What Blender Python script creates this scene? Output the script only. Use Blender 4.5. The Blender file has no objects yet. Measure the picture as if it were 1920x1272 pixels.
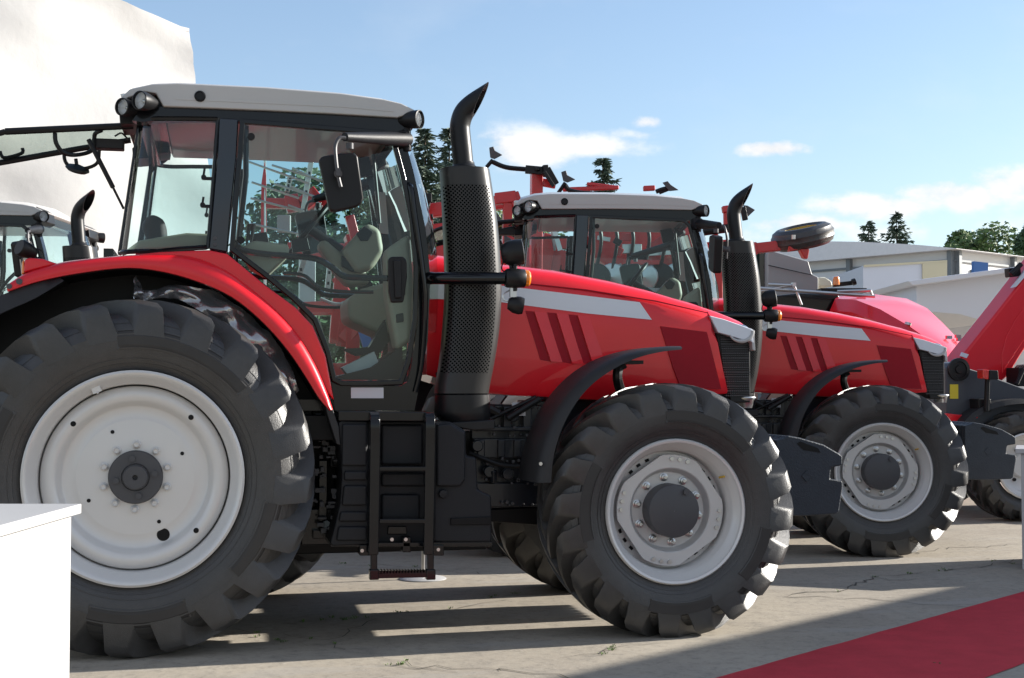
import bpy, bmesh, math, random
from mathutils import Vector, Matrix
S = bpy.context.scene
COL = S.collection
R = math.radians
random.seed(11)

# ------------------------------------------------------------------ camera
YAW, PITCH, FPX = R(11.9), math.atan(94/2600.), 2600.0
CAM = Vector((.430, -8.441, 1.37))
FWD = Vector((math.sin(YAW)*math.cos(PITCH), math.cos(YAW)*math.cos(PITCH), math.sin(PITCH)))
RGT = Vector((math.cos(YAW), -math.sin(YAW), 0))
UPV = RGT.cross(FWD)
cd = bpy.data.cameras.new('camera'); cam = bpy.data.objects.new('camera', cd); COL.objects.link(cam)
cd.sensor_width = 36; cd.lens = 36*FPX/1920; cd.clip_start = .05; cd.clip_end = 3000
cam.location = CAM; cam.rotation_euler = (R(90)+PITCH, 0, -YAW)
S.camera = cam

# ------------------------------------------------------------------ light
SUN_EL = R(20.0)
SUN_AZ = R(4.5)                    # from the tractors' +X axis towards +Y
SD = Vector((math.cos(SUN_EL)*math.cos(SUN_AZ), math.cos(SUN_EL)*math.sin(SUN_AZ), math.sin(SUN_EL)))
sl = bpy.data.lights.new('sun', 'SUN'); sl.energy = 4.6; sl.angle = R(.5); sl.color = (1, .95, .87)
so = bpy.data.objects.new('sun', sl); COL.objects.link(so)
so.rotation_euler = SD.to_track_quat('Z', 'Y').to_euler(); so.location = (20, 2, 12)
S.view_settings.view_transform = 'Standard'; S.view_settings.look = 'None'
S.view_settings.gamma = 1; S.view_settings.exposure = 1.3
S.cycles.transparent_max_bounces = 32; S.cycles.max_bounces = 10

W = bpy.data.worlds.new('World'); S.world = W; W.use_nodes = True
nt = W.node_tree; N = nt.nodes; L = nt.links
bg = N['Background']
sky = N.new('ShaderNodeTexSky'); sky.sky_type = 'NISHITA'; sky.sun_disc = False
sky.sun_elevation = SUN_EL; sky.sun_rotation = R(90)-SUN_AZ
sky.air_density = 1.0; sky.dust_density = .7; sky.ozone_density = 2.6
def mth(nt, op, a, b=None, c=None, clamp=False):
    n = nt.nodes.new('ShaderNodeMath'); n.operation = op; n.use_clamp = clamp
    for i, v in enumerate((a, b, c)):
        if v is None: continue
        if isinstance(v, (int, float)): n.inputs[i].default_value = v
        else: nt.links.new(v, n.inputs[i])
    return n.outputs[0]
def mixc(nt, f, a, b, typ='MIX'):
    n = nt.nodes.new('ShaderNodeMix'); n.data_type = 'RGBA'; n.blend_type = typ
    for i, v in ((0, f), (6, a), (7, b)):
        if hasattr(v, 'node'): nt.links.new(v, n.inputs[i])
        elif i == 0: n.inputs[0].default_value = v
        else: n.inputs[i].default_value = (*v[:3], 1)
    return n.outputs[2]
def clouds():
    tc = N.new('ShaderNodeTexCoord')
    def dot(v):
        n = N.new('ShaderNodeVectorMath'); n.operation = 'DOT_PRODUCT'
        L.new(tc.outputs['Generated'], n.inputs[0]); n.inputs[1].default_value = v; return n.outputs['Value']
    h = Vector((math.sin(YAW), math.cos(YAW), 0))
    f = mth(nt, 'MAXIMUM', mth(nt, 'ABSOLUTE', dot(h)), .08)
    u = mth(nt, 'DIVIDE', dot(RGT), f); v = mth(nt, 'DIVIDE', dot((0, 0, 1)), f)
    cmb = N.new('ShaderNodeCombineXYZ')
    L.new(mth(nt, 'MULTIPLY', u, 1.0), cmb.inputs[0]); L.new(mth(nt, 'MULTIPLY', v, 1.7), cmb.inputs[1]); cmb.inputs[2].default_value = 3.3
    def noise(sc, det, ro):
        n = N.new('ShaderNodeTexNoise'); n.inputs['Scale'].default_value = sc; n.inputs['Detail'].default_value = det
        n.inputs['Roughness'].default_value = ro; L.new(cmb.outputs[0], n.inputs['Vector']); return n.outputs['Fac']
    n1 = noise(17, 9, .58); n2 = noise(5, 6, .6)
    tot = None
    for (px, py, a, b, k) in ((985, 278, 105, 40, 1), (1090, 272, 130, 26, .8), (1190, 250, 70, 14, .55), (1216, 226, 36, 15, .85), (1450, 277, 82, 19, 1.1),
                              (1500, 418, 120, 24, .9), (1640, 388, 130, 30, .95), (1790, 362, 130, 34, .95), (1910, 345, 120, 38, .95), (1700, 432, 330, 40, .45),
                              (790, 262, 60, 22, .5), (1330, 262, 90, 16, .25), (600, 330, 240, 30, .5), (2200, 330, 240, 60, 1), (-300, 250, 500, 60, .9), (1400, 440, 300, 36, .5)):
        x = mth(nt, 'DIVIDE', mth(nt, 'SUBTRACT', u, (px-960)/FPX), a/FPX)
        y = mth(nt, 'DIVIDE', mth(nt, 'SUBTRACT', v, (730-py)/FPX), b/FPX)
        r2 = mth(nt, 'ADD', mth(nt, 'MULTIPLY', x, x), mth(nt, 'MULTIPLY', y, y))
        m = mth(nt, 'MULTIPLY', mth(nt, 'POWER', 2.718, mth(nt, 'MULTIPLY', r2, -.75)), k)
        tot = m if tot is None else mth(nt, 'MAXIMUM', tot, m)
    d = mth(nt, 'ADD', mth(nt, 'MULTIPLY', tot, 1.0), mth(nt, 'MULTIPLY', mth(nt, 'SUBTRACT', n1, .5), 2.6))
    mr = N.new('ShaderNodeMapRange'); mr.interpolation_type = 'SMOOTHSTEP'
    mr.inputs['From Min'].default_value = .30; mr.inputs['From Max'].default_value = .85
    L.new(d, mr.inputs['Value'])
    wisp = mth(nt, 'MULTIPLY', mth(nt, 'SUBTRACT', n2, .47, clamp=True), .5)
    # bright cloud added behind the camera as fill for the shaded near sides
    hb = N.new('ShaderNodeMapRange'); hb.interpolation_type = 'SMOOTHSTEP'; hb.inputs['From Min'].default_value = .05; hb.inputs['From Max'].default_value = -.45
    hb.inputs['To Min'].default_value = 0; hb.inputs['To Max'].default_value = 1
    L.new(dot(h), hb.inputs['Value'])
    back = mth(nt, 'MULTIPLY', hb.outputs[0], mth(nt, 'ADD', .30, mth(nt, 'MULTIPLY', mth(nt, 'SUBTRACT', n2, .42, clamp=True), 2.2)), clamp=True)
    dens = mth(nt, 'MULTIPLY', mth(nt, 'MAXIMUM', back, mth(nt, 'MAXIMUM', mth(nt, 'MULTIPLY', mr.outputs[0], mth(nt, 'MINIMUM', mth(nt, 'MULTIPLY', tot, 1.4), 1)), wisp)), .92, clamp=True)
    shade = mth(nt, 'ADD', mth(nt, 'MULTIPLY', n1, .7), .60)
    cc = N.new('ShaderNodeCombineColor')
    for i, k in enumerate((5.0, 4.95, 4.95)): L.new(mth(nt, 'MULTIPLY', mth(nt, 'MULTIPLY', shade, k), mth(nt, 'SUBTRACT', 1, mth(nt, 'MULTIPLY', hb.outputs[0], .25))), cc.inputs[i])
    # thin high haze lifts the blue near the horizon
    hz = mth(nt, 'MULTIPLY', mth(nt, 'POWER', 2.718, mth(nt, 'MULTIPLY', mth(nt, 'ABSOLUTE', v), -5.2)), mth(nt, 'SUBTRACT', .37, mth(nt, 'MULTIPLY', hb.outputs[0], .28)))
    s2 = mixc(nt, hz, sky.outputs[0], (3.0, 3.35, 3.75))
    s2 = mixc(nt, .10, s2, (2.0, 2.15, 2.35))
    return mixc(nt, dens, s2, cc.outputs[0])
L.new(clouds(), bg.inputs['Color']); bg.inputs['Strength'].default_value = .09

# ------------------------------------------------------------------ materials
MATS = {}
def mat(name, col, rough=.5, metal=0, coat=0, var=.0, vscale=6, bump=0, bscale=40, spec=.5, croug=.05, rvar=0, emit=None, stretch=None, var2=0, v2scale=60):
    m = bpy.data.materials.new(name); m.use_nodes = True; t = m.node_tree; b = t.nodes['Principled BSDF']
    b.inputs['Base Color'].default_value = (*col, 1); b.inputs['Roughness'].default_value = rough
    b.inputs['Metallic'].default_value = metal; b.inputs['Coat Weight'].default_value = coat
    b.inputs['Coat Roughness'].default_value = croug; b.inputs['Specular IOR Level'].default_value = spec
    tc = t.nodes.new('ShaderNodeTexCoord')
    src = tc.outputs['Object']
    if stretch:
        mp = t.nodes.new('ShaderNodeMapping'); mp.inputs['Scale'].default_value = stretch; t.links.new(src, mp.inputs[0]); src = mp.outputs[0]
    def nz(sc, det=6):
        n = t.nodes.new('ShaderNodeTexNoise'); n.inputs['Scale'].default_value = sc; n.inputs['Detail'].default_value = det
        n.inputs['Roughness'].default_value = .62; t.links.new(src, n.inputs['Vector']); return n.outputs['Fac']
    if var or rvar:
        a = nz(vscale)
        if var:
            f = mth(t, 'ADD', mth(t, 'MULTIPLY', mth(t, 'SUBTRACT', a, .5), 2.4*var), 1.0)
            if var2: f = mth(t, 'ADD', f, mth(t, 'MULTIPLY', mth(t, 'SUBTRACT', nz(v2scale, 3), .5), 2.4*var2))
            vm = t.nodes.new('ShaderNodeVectorMath'); vm.operation = 'SCALE'; vm.inputs[0].default_value = col
            t.links.new(f, vm.inputs['Scale']); t.links.new(vm.outputs[0], b.inputs['Base Color'])
        if rvar: t.links.new(mth(t, 'ADD', mth(t, 'MULTIPLY', mth(t, 'SUBTRACT', a, .5), 2*rvar), rough, clamp=True), b.inputs['Roughness'])
    if bump:
        bp = t.nodes.new('ShaderNodeBump'); bp.inputs['Strength'].default_value = bump; bp.inputs['Distance'].default_value = .01
        t.links.new(nz(bscale), bp.inputs['Height']); t.links.new(bp.outputs[0], b.inputs['Normal'])
    if emit: b.inputs['Emission Color'].default_value = (*emit[:3], 1); b.inputs['Emission Strength'].default_value = emit[3]
    MATS[name] = m; return m
def glass(name, tint, ior=1.5, rough=0.0, boost=1.0):
    m = bpy.data.materials.new(name); m.use_nodes = True; t = m.node_tree; t.nodes.remove(t.nodes['Principled BSDF'])
    tr = t.nodes.new('ShaderNodeBsdfTransparent'); tr.inputs[0].default_value = (*tint, 1)
    gl = t.nodes.new('ShaderNodeBsdfGlossy'); gl.inputs['Roughness'].default_value = rough
    fr = t.nodes.new('ShaderNodeFresnel'); fr.inputs['IOR'].default_value = ior
    mx = t.nodes.new('ShaderNodeMixShader')
    t.links.new(mth(t, 'MULTIPLY', fr.outputs[0], boost, clamp=True), mx.inputs[0]); t.links.new(tr.outputs[0], mx.inputs[1]); t.links.new(gl.outputs[0], mx.inputs[2])
    t.links.new(mx.outputs[0], t.nodes['Material Output'].inputs['Surface'])
    MATS[name] = m; return m

RED = mat('red_paint', (.68, .008, .018), .36, spec=.25, coat=.55, var=.06, vscale=3, croug=.02, bump=.05, bscale=2.2)
REDM = mat('red_frame_paint', (.48, .012, .015), .4, coat=.3, var=.12, vscale=4)
DRED = mat('dark_red_mesh_shade', (.30, .004, .016), .35, spec=.12, coat=.06, var=.1, vscale=30)  # grille mesh colour, also the shade painted on the vent steps
GREY = mat('roof_grey', (.45, .44, .425), .38, coat=.25, var=.04, vscale=3)
SILV = mat('silver_stripe', (.62, .65, .72), .3, metal=.0, coat=.8, var=.02)
RIM = mat('rim_paint', (.64, .63, .615), .36, metal=.15, coat=.35, var=.04, vscale=5, rvar=.06)
RIM2 = mat('wheel_centre_paint', (.56, .55, .54), .38, metal=.2, coat=.3, var=.05, vscale=7)
RUB = mat('tyre_rubber', (.040, .0385, .0375), .40, var=.45, vscale=3.5, bump=.25, bscale=160, rvar=.22, spec=.6, var2=.2, v2scale=25)
RUBP = mat('sidewall_panel_rubber', (.032, .030, .029), .42, var=.3, vscale=6, spec=.4)
BLK = mat('black_gloss', (.004, .0045, .006), .2, spec=.25, coat=.30, var=.1)
SATIN = mat('black_satin', (.010, .010, .011), .40, var=.2, vscale=8, spec=.28)
PLA = mat('black_plastic', (.011, .0115, .014), .5, var=.18, vscale=6, bump=.15, bscale=220, spec=.28, rvar=.05)
PLAG = mat('grey_plastic', (.024, .0235, .025), .5, var=.12, vscale=5, spec=.3, bump=.1, bscale=200)
ENG = mat('engine_paint', (.011, .014, .021), .28, var=.35, vscale=9, spec=.4, coat=.15)
DARK = mat('underbody_black', (.005, .005, .006), .4, spec=.2, var=.3, vscale=10)
CAST = mat('cast_iron_blue', (.034, .041, .052), .55, spec=.3, var=.2, vscale=10, bump=.5, bscale=70)
HUB = mat('hub_grey', (.075, .075, .080), .45, spec=.3, metal=.1, var=.08)
STEEL = mat('bright_steel', (.55, .55, .54), .3, metal=1, var=.1)
CHROME = mat('lamp_reflector', (.90, .90, .90), .28, metal=.12, bump=.5, bscale=90)
CHROM2 = mat('headlight_glass', (.42, .44, .47), .16, metal=.85, coat=1)
NAVY = mat('pillar_gloss', (.004, .007, .016), .06, spec=.5, coat=.4)
BEIGE = mat('cab_trim', (.30, .275, .205), .6, var=.08, vscale=6)
LINER = mat('cab_headliner', (.66, .68, .64), .8, var=.05)
SEAT = mat('seat_fabric', (.030, .030, .032), .8, var=.2)
FILM = mat('plastic_film', (.30, .30, .31), .16, metal=.75, coat=1, bump=.25, bscale=18, var=.3)
WHITE = mat('white_laminate', (.43, .43, .43), .4, var=.015)
TENT = mat('tent_fabric', (.36, .36, .36), .6, var=.07, vscale=.9, bump=1.0, bscale=1.6)
YEL = mat('yellow', (.62, .50, .03), .5)
YRIM = mat('yellow_rim', (.55, .33, .02), .45, var=.15)
ORANGE = mat('amber_lens', (.80, .22, .01), .15, coat=1)
REDL = mat('red_lens', (.60, .03, .02), .15, coat=1)
PLATE = mat('blank_plate', (.55, .55, .58), .5)
BOX = mat('hopper_grey', (.28, .285, .285), .42, var=.07, vscale=2)
CHAS = mat('telehandler_grey', (.045, .050, .062), .45, var=.12)
GL = glass('cab_glass', (.74, .88, .88), 1.45, boost=1.25)
GLR = glass('rear_window_glass', (.72, .82, .76), 1.2, boost=.35)
GLD = glass('dark_glass', (.30, .36, .36), 1.5)
LENS = glass('clear_lens', (.93, .95, .96), 1.4)

def perforated(name, base, hole):
    m = bpy.data.materials.new(name); m.use_nodes = True; t = m.node_tree; b = t.nodes['Principled BSDF']
    b.inputs['Roughness'].default_value = .36; b.inputs['Specular IOR Level'].default_value = .55
    uv = t.nodes.new('ShaderNodeUVMap')
    sx = t.nodes.new('ShaderNodeSeparateXYZ'); t.links.new(uv.outputs[0], sx.inputs[0])
    p = .0215
    ds = []
    for o in (0, .5):
        a = mth(t, 'SUBTRACT', mth(t, 'FRACT', mth(t, 'ADD', mth(t, 'DIVIDE', sx.outputs[0], p), o)), .5)
        c = mth(t, 'SUBTRACT', mth(t, 'FRACT', mth(t, 'ADD', mth(t, 'DIVIDE', sx.outputs[1], p), o)), .5)
        ds.append(mth(t, 'ADD', mth(t, 'MULTIPLY', a, a), mth(t, 'MULTIPLY', c, c)))
    d = mth(t, 'MINIMUM', *ds)
    h = mth(t, 'LESS_THAN', d, .058)
    def band(s, lo, hi): return mth(t, 'MULTIPLY', mth(t, 'GREATER_THAN', s, lo), mth(t, 'LESS_THAN', s, hi))
    h = mth(t, 'MULTIPLY', h, mth(t, 'MULTIPLY', band(sx.outputs[0], .015, .275), band(sx.outputs[1], .10, 1.15)))
    t.links.new(mixc(t, h, base, hole), b.inputs['Base Color'])
    t.links.new(mth(t, 'ADD', mth(t, 'MULTIPLY', h, .5), .36), b.inputs['Roughness'])
    t.links.new(mth(t, 'SUBTRACT', .36, mth(t, 'MULTIPLY', h, .36)), b.inputs['Specular IOR Level'])
    MATS[name] = m; return m
PERF = perforated('perforated_shield', (.022, .021, .0205), (.002, .002, .002))

# ------------------------------------------------------------------ mesh helpers
def ray(px, py):
    return FWD + RGT*((px-960)/FPX) - UPV*((py-636)/FPX)
def A(px, py, Y):                 # point of the photograph's ray on the plane y = Y
    d = ray(px, py); return CAM + d*((Y-CAM.y)/d.y)
def AZ(px, py, z=0):
    d = ray(px, py); return CAM + d*((z-CAM.z)/d.z)
DK = FPX/1896.
def AD(px, py, dep):              # at a distance along the view axis
    return CAM + ray(px, py)*dep*DK
def xz(pts, Y): return [(A(x, y, Y).x, A(x, y, Y).z) for x, y in pts]
def inset(poly, d):
    n = len(poly); a = sum(poly[i][0]*poly[(i+1) % n][1]-poly[(i+1) % n][0]*poly[i][1] for i in range(n))
    s = 1 if a > 0 else -1; out = []
    for i in range(n):
        p0, p1, p2 = Vector(poly[i-1]), Vector(poly[i]), Vector(poly[(i+1) % n])
        e1 = (p1-p0).normalized(); e2 = (p2-p1).normalized()
        n1 = Vector((-e1.y, e1.x))*s; n2 = Vector((-e2.y, e2.x))*s
        b = n1+n2; b = b/max(.35, 1+n1.dot(n2)); out.append(tuple(p1+b*d))
    return out
def smooth_curve(pts, k=6, closed=False):
    P = [Vector(p) for p in pts]; n = len(P); out = []
    rng = range(n) if closed else range(n-1)
    for i in rng:
        if closed: a, b, c, d = P[i-1], P[i], P[(i+1) % n], P[(i+2) % n]
        else: a, b, c, d = P[max(i-1, 0)], P[i], P[i+1], P[min(i+2, n-1)]
        for j in range(k):
            t = j/k
            out.append(.5*((2*b)+(c-a)*t+(2*a-5*b+4*c-d)*t*t+(3*b-a-3*c+d)*t**3))
    if not closed: out.append(P[-1])
    return out
class MB:
    def __init__(s): s.v = []; s.f = []; s.uv = {}
    def add(s, vs, fs):
        o = len(s.v); s.v += [tuple(v) for v in vs]; s.f += [[i+o for i in f] for f in fs]; return o
    def prism(s, pts, y0, y1, back=None):
        n = len(pts); q = back or pts
        s.add([(x, y0, z) for x, z in pts]+[(x, y1, z) for x, z in q],
              [list(range(n)), list(range(2*n-1, n-1, -1))]+[[i, (i+1) % n, n+(i+1) % n, n+i] for i in range(n)]); return s
    def ringp(s, outer, inner, y0, y1):
        n = len(outer)
        s.add([(x, y0, z) for x, z in outer]+[(x, y0, z) for x, z in inner]+[(x, y1, z) for x, z in outer]+[(x, y1, z) for x, z in inner],
              [g for i in range(n) for j in [(i+1) % n] for g in ([i, j, n+j, n+i], [2*n+i, 3*n+i, 3*n+j, 2*n+j], [i, 2*n+i, 2*n+j, j], [n+i, n+j, 3*n+j, 3*n+i])]); return s
    def box(s, c, d, rot=None):
        c = Vector(c); x, y, z = (k/2 for k in d); M = rot or Matrix.Identity(3)
        if isinstance(M, Matrix) and len(M) == 4: M = M.to_3x3()
        s.add([c+M@Vector(p) for p in ((-x, -y, -z), (x, -y, -z), (x, y, -z), (-x, y, -z), (-x, -y, z), (x, -y, z), (x, y, z), (-x, y, z))],
              [[0, 3, 2, 1], [4, 5, 6, 7], [0, 1, 5, 4], [1, 2, 6, 5], [2, 3, 7, 6], [3, 0, 4, 7]]); return s
    def beam(s, a, b, w, h, up=(0, 0, 1)):
        a, b = Vector(a), Vector(b); x = (b-a); l = x.length; x.normalize(); u = Vector(up)
        if abs(x.dot(u)) > .95: u = Vector((0, 1, 0))
        y = u.cross(x).normalized(); z = x.cross(y)
        return s.box((a+b)/2, (l, w, h), Matrix((x, y, z)).transposed())
    def loft(s, secs, closed=True, caps=True):
        n = len(secs[0]); o = s.add([p for q in secs for p in q], []); m = n if closed else n-1
        for i in range(len(secs)-1):
            for j in range(m):
                k = (j+1) % n; s.f.append([o+i*n+j, o+i*n+k, o+(i+1)*n+k, o+(i+1)*n+j])
        if caps and closed:
            s.f.append([o+j for j in range(n)]); s.f.append([o+(len(secs)-1)*n+j for j in reversed(range(n))])
        return s
    def tube(s, pts, r, n=10, caps=True):
        P = [Vector(p) for p in pts]; m = len(P); secs = []; nrm = None
        for i in range(m):
            t = (P[min(i+1, m-1)]-P[max(i-1, 0)]).normalized()
            if nrm is None:
                nrm = t.orthogonal().normalized()
            else:
                nrm = (nrm-t*nrm.dot(t)); nrm = nrm.normalized() if nrm.length > 1e-6 else t.orthogonal().normalized()
            b = t.cross(nrm); q = r[i] if isinstance(r, (list, tuple)) else r
            secs.append([P[i]+(nrm*math.cos(2*math.pi*k/n)+b*math.sin(2*math.pi*k/n))*q for k in range(n)])
        return s.loft(secs, True, caps)
    def lathe(s, prof, c=(0, 0, 0), axis=(0, 1, 0), n=48, a0=0, a1=None):
        ax = Vector(axis).normalized(); u = Vector((1, 0, 0)) if abs(ax.x) < .9 else Vector((0, 0, 1))
        u = (u-ax*u.dot(ax)).normalized(); w = u.cross(ax); c = Vector(c)
        full = a1 is None; m = n if full else n+1; secs = []
        for k in range(m):
            t = a0+(2*math.pi if full else a1-a0)*k/n
            d = u*math.cos(t)+w*math.sin(t)
            secs.append([c+d*r+ax*h for r, h in prof])
        o = s.add([p for q in secs for p in q], []); q = len(prof)
        for k in range(n):
            k2 = (k+1) % m
            for j in range(q-1):
                s.f.append([o+k*q+j, o+k*q+j+1, o+k2*q+j+1, o+k2*q+j])
        return s
    def cyl(s, a, b, r, n=20, r2=None):
        return s.tube([a, b], [r, r if r2 is None else r2], n)
    def ball(s, c, r, n=14, sc=(1, 1, 1)):
        c = Vector(c); secs = []
        for i in range(n//2+1):
            t = math.pi*i/(n//2); t = min(max(t, .02), math.pi-.02)
            secs.append([c+Vector((math.sin(t)*math.cos(2*math.pi*k/n)*sc[0], math.sin(t)*math.sin(2*math.pi*k/n)*sc[1], math.cos(t)*sc[2]))*r for k in range(n)])
        return s.loft(secs)
    def build(s, name, m, parent=None, bevel=0, ang=35, seg=2, loc=None, recalc=True):
        me = bpy.data.meshes.new(name)
        bm = bmesh.new(); vs = [bm.verts.new(v) for v in s.v]
        for f in s.f:
            try: bm.faces.new([vs[i] for i in f])
            except ValueError: pass
        if recalc: bmesh.ops.recalc_face_normals(bm, faces=bm.faces)
        bm.to_mesh(me); bm.free()
        for p in me.polygons: p.use_smooth = True
        me.set_sharp_from_angle(angle=R(ang))
        me.materials.append(m)
        o = bpy.data.objects.new(name, me); COL.objects.link(o)
        if bevel:
            b = o.modifiers.new('bevel', 'BEVEL'); b.width = bevel; b.segments = seg; b.limit_method = 'ANGLE'; b.angle_limit = R(32)
            b.harden_normals = True
        if parent: o.parent = parent
        if loc is not None: o.location = loc
        return o
def empty(name, label, cat, loc=(0, 0, 0), rz=0, group=None):
    o = bpy.data.objects.new(name, None); COL.objects.link(o); o.empty_display_size = .3
    o.location = loc; o.rotation_euler = (0, 0, rz); return tag(o, label, cat, group)
def tag(o, label=None, cat=None, group=None, kind=None):
    if label: o['label'] = label
    if cat: o['category'] = cat
    if group: o['group'] = group
    if kind: o['kind'] = kind
    return o
KIDS = {}
def kids(o): return [c for c in S.objects if c.parent == o]
def copy_tree(o, parent=None):
    c = o.copy(); COL.objects.link(c)
    if parent: c.parent = parent
    for k in kids(o): copy_tree(k, c)
    return c
def mirror(o):
    c = copy_tree(o, o.parent); c.scale = (1, -1, 1); c.location.y = -o.location.y; return c
# ------------------------------------------------------------------ wheels
def tyre_mesh(Rr, rim, w, nl, lh, fwd=1, marks=True):
    m = MB(); m.panels = []; Rb = Rr-lh; h = w/2
    mid = rim+(Rb-rim)*.52
    prof = [(rim-.012, -h*.70), (rim+.004, -h*.84), (rim+.018, -h*.865), (rim+.05, -h*.93), (mid-.03, -h*.995), (mid+.03, -h), (Rb-.12, -h*.985), (Rb-.082, -h*.93), (Rb-.045, -h*.85),
            (Rb-.014, -h*.72), (Rb-.002, -h*.6), (Rb+.004, -h*.3), (Rb+.006, 0)]
    prof = prof+[(r, -y) for r, y in reversed(prof[:-1])]
    m.lathe(prof, n=96)
    def rs(y):                                 # body radius at lateral y
        t = abs(y)/h
        P_ = ((0, .006), (.6, -.002), (.72, -.014), (.85, -.045), (.93, -.082), (.985, -.12), (1.1, -.14))
        for (t0, r0), (t1, r1) in zip(P_, P_[1:]):
            if t <= t1: return Rb+r0+(r1-r0)*(t-t0)/(t1-t0)
    pit = 2*math.pi/nl
    for s in (-1, 1):
        for k in range(nl):
            a0 = k*pit+(0 if s < 0 else pit/2)
            secs = []
            #   t: lateral, ang advance, base half-width, top half-width, base r drop, top r
            for ty, ad, bw, tw, rb, rt in ((1.004, -.31, .078, .056, -.035, Rr-.088), (.975, -.28, .080, .058, -.06, Rr-.048), (.90, -.18, .074, .055, -.05, Rr-.022), (.72, .10, .062, .044, -.02, Rr-.008),
                                           (.45, .50, .052, .036, -.02, Rr), (.18, .88, .050, .034, -.02, Rr+.001), (-.03, 1.12, .046, .032, -.02, Rr)):
                y = s*h*ty; a = a0+fwd*pit*ad; base = rs(y)+rb
                if ty > .99: base = Rr-.215*(Rr/.92)
                elif ty > .96: base = Rr-.20*(Rr/.92)
                bwk, twk = bw*(.55+.45*Rr/.925), tw*(.55+.45*Rr/.925)
                q = []
                for r, ww in ((base, -bwk), (rt, -twk), (rt, twk), (base, bwk)):
                    b = a+ww/r; q.append(Vector((math.cos(b)*r, y, math.sin(b)*r)))
                secs.append(q)
            m.loft(secs)
    if marks:                                  # raised label panels on the sidewall
        def pat(r0, r1, a0, a1, th, m=m):
            n = max(3, int(abs(a1-a0)/.06)); sec = []
            for i in range(n+1):
                a = a0+(a1-a0)*i/n; q = []
                for r, e in ((r0, 0), (r0, 1), (r1, 1), (r1, 0)):
                    for j in range(len(prof)//2):
                        if prof[j][0] <= r <= prof[j+1][0]:
                            f = (r-prof[j][0])/(prof[j+1][0]-prof[j][0]); y = prof[j][1]+(prof[j+1][1]-prof[j][1])*f; break
                    q.append(Vector((math.cos(a)*r, y-th*e+.006*(1-e), math.sin(a)*r)))
                sec.append(q)
            m.loft(sec)
        u = Rb-rim
        for a0, a1 in ((R(40), R(97)), (R(150), R(196)), (R(252), R(292)), (R(316), R(349))):
            pl = MB(); m.panels.append(pl)
            for q in range(6): pat(rim+u*(.385+.0475*q), rim+u*(.385+.0475*(q+1)), a0, a1, .0035, pl)
            for r0, r1 in ((rim+u*.36, rim+u*.385), (rim+u*.67, rim+u*.695)): pat(r0, r1, a0, a1, .008)
            for aa in (a0, a1): pat(rim+u*.36, rim+u*.695, aa-.008, aa+.008, .008)
        for k in range(26): pat(rim+u*.05, rim+u*.75, k*.2417+.11, k*.2417+.1125, .0018)
        for rr in (.10, .18, .80): pat(rim+u*rr, rim+u*rr+.005, 0, 2*math.pi, .0025)
    return m
def rear_wheel(parent, loc):
    m = MB()
    m.lathe([(.553, -.262), (.552, -.282), (.540, -.290), (.524, -.284), (.516, -.262), (.506, -.256), (.500, -.238), (.489, -.232), (.481, -.205), (.476, -.10), (.476, .20), (.553, .262)], n=96)
    d = [(.472, -.10), (.472, -.168), (.464, -.184), (.43, -.196), (.402, -.192), (.388, -.176), (.377, -.148), (.370, -.134), (.362, -.130), (.312, -.130), (.302, -.134), (.296, -.135), (0.004, -.135)]
    m.lathe(d, n=96)
    w = m.build('rear_wheel', RIM, parent, loc=loc, ang=50)
    t = tyre_mesh(.925, .553, .62, 20, .070); [p.build('sidewall_panel', RUBP, w, ang=60) for p in t.panels]; t = t.build('tyre', RUB, w, ang=38)
    h = MB(); h.lathe([(.138, -.13), (.138, -.162), (.132, -.170), (.072, -.171), (.068, -.166), (.064, -.166), (.063, -.194), (.058, -.199), (.014, -.199), (.012, -.17), (.001, -.17)], n=48)
    for k in range(4):
        a = R(100+90*k); c = Vector((math.cos(a)*.098, -.17, math.sin(a)*.098)); h.cyl(c, c+Vector((0, -.014, 0)), .017, 6)
    h.build('hub', HUB, w, ang=40)
    for k in range(10):
        a = R(36*k+17); c = Vector((math.cos(a)*.167, -.135, math.sin(a)*.167))
        b = MB(); b.lathe([(.0225, 0), (.0225, -.008), (.018, -.011), (.0165, -.026), (.012, -.034), (.011, -.028), (.001, -.028)], c, n=14); b.build('wheel_nut', RIM, w)
    for r, a, q in ((.333, R(-65), .033), (.262, R(27), .010), (.262, R(117), .010), (.262, R(207), .010), (.262, R(297), .010), (.415, R(48), .014), (.415, R(-42), .014), (.415, R(138), .014)):
        y = -.138 if r < .3 else (-.1325 if r < .34 else -.1965)
        c = Vector((math.cos(a)*r, y, math.sin(a)*r)); MB().cyl(c, c+Vector((0, .004, 0)), q, 18).build('rim_hole', DARK, w)
    v = MB(); a = R(113); c = Vector((math.cos(a)*.50, -.24, math.sin(a)*.50)); v.box(c, (.045, .03, .05), Matrix.Rotation(-R(23), 3, 'Y')); v.cyl(c, c*.94+Vector((0, -.03, 0)), .006, 8); v.build('valve', RIM, w, bevel=.004)
    return w
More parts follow.
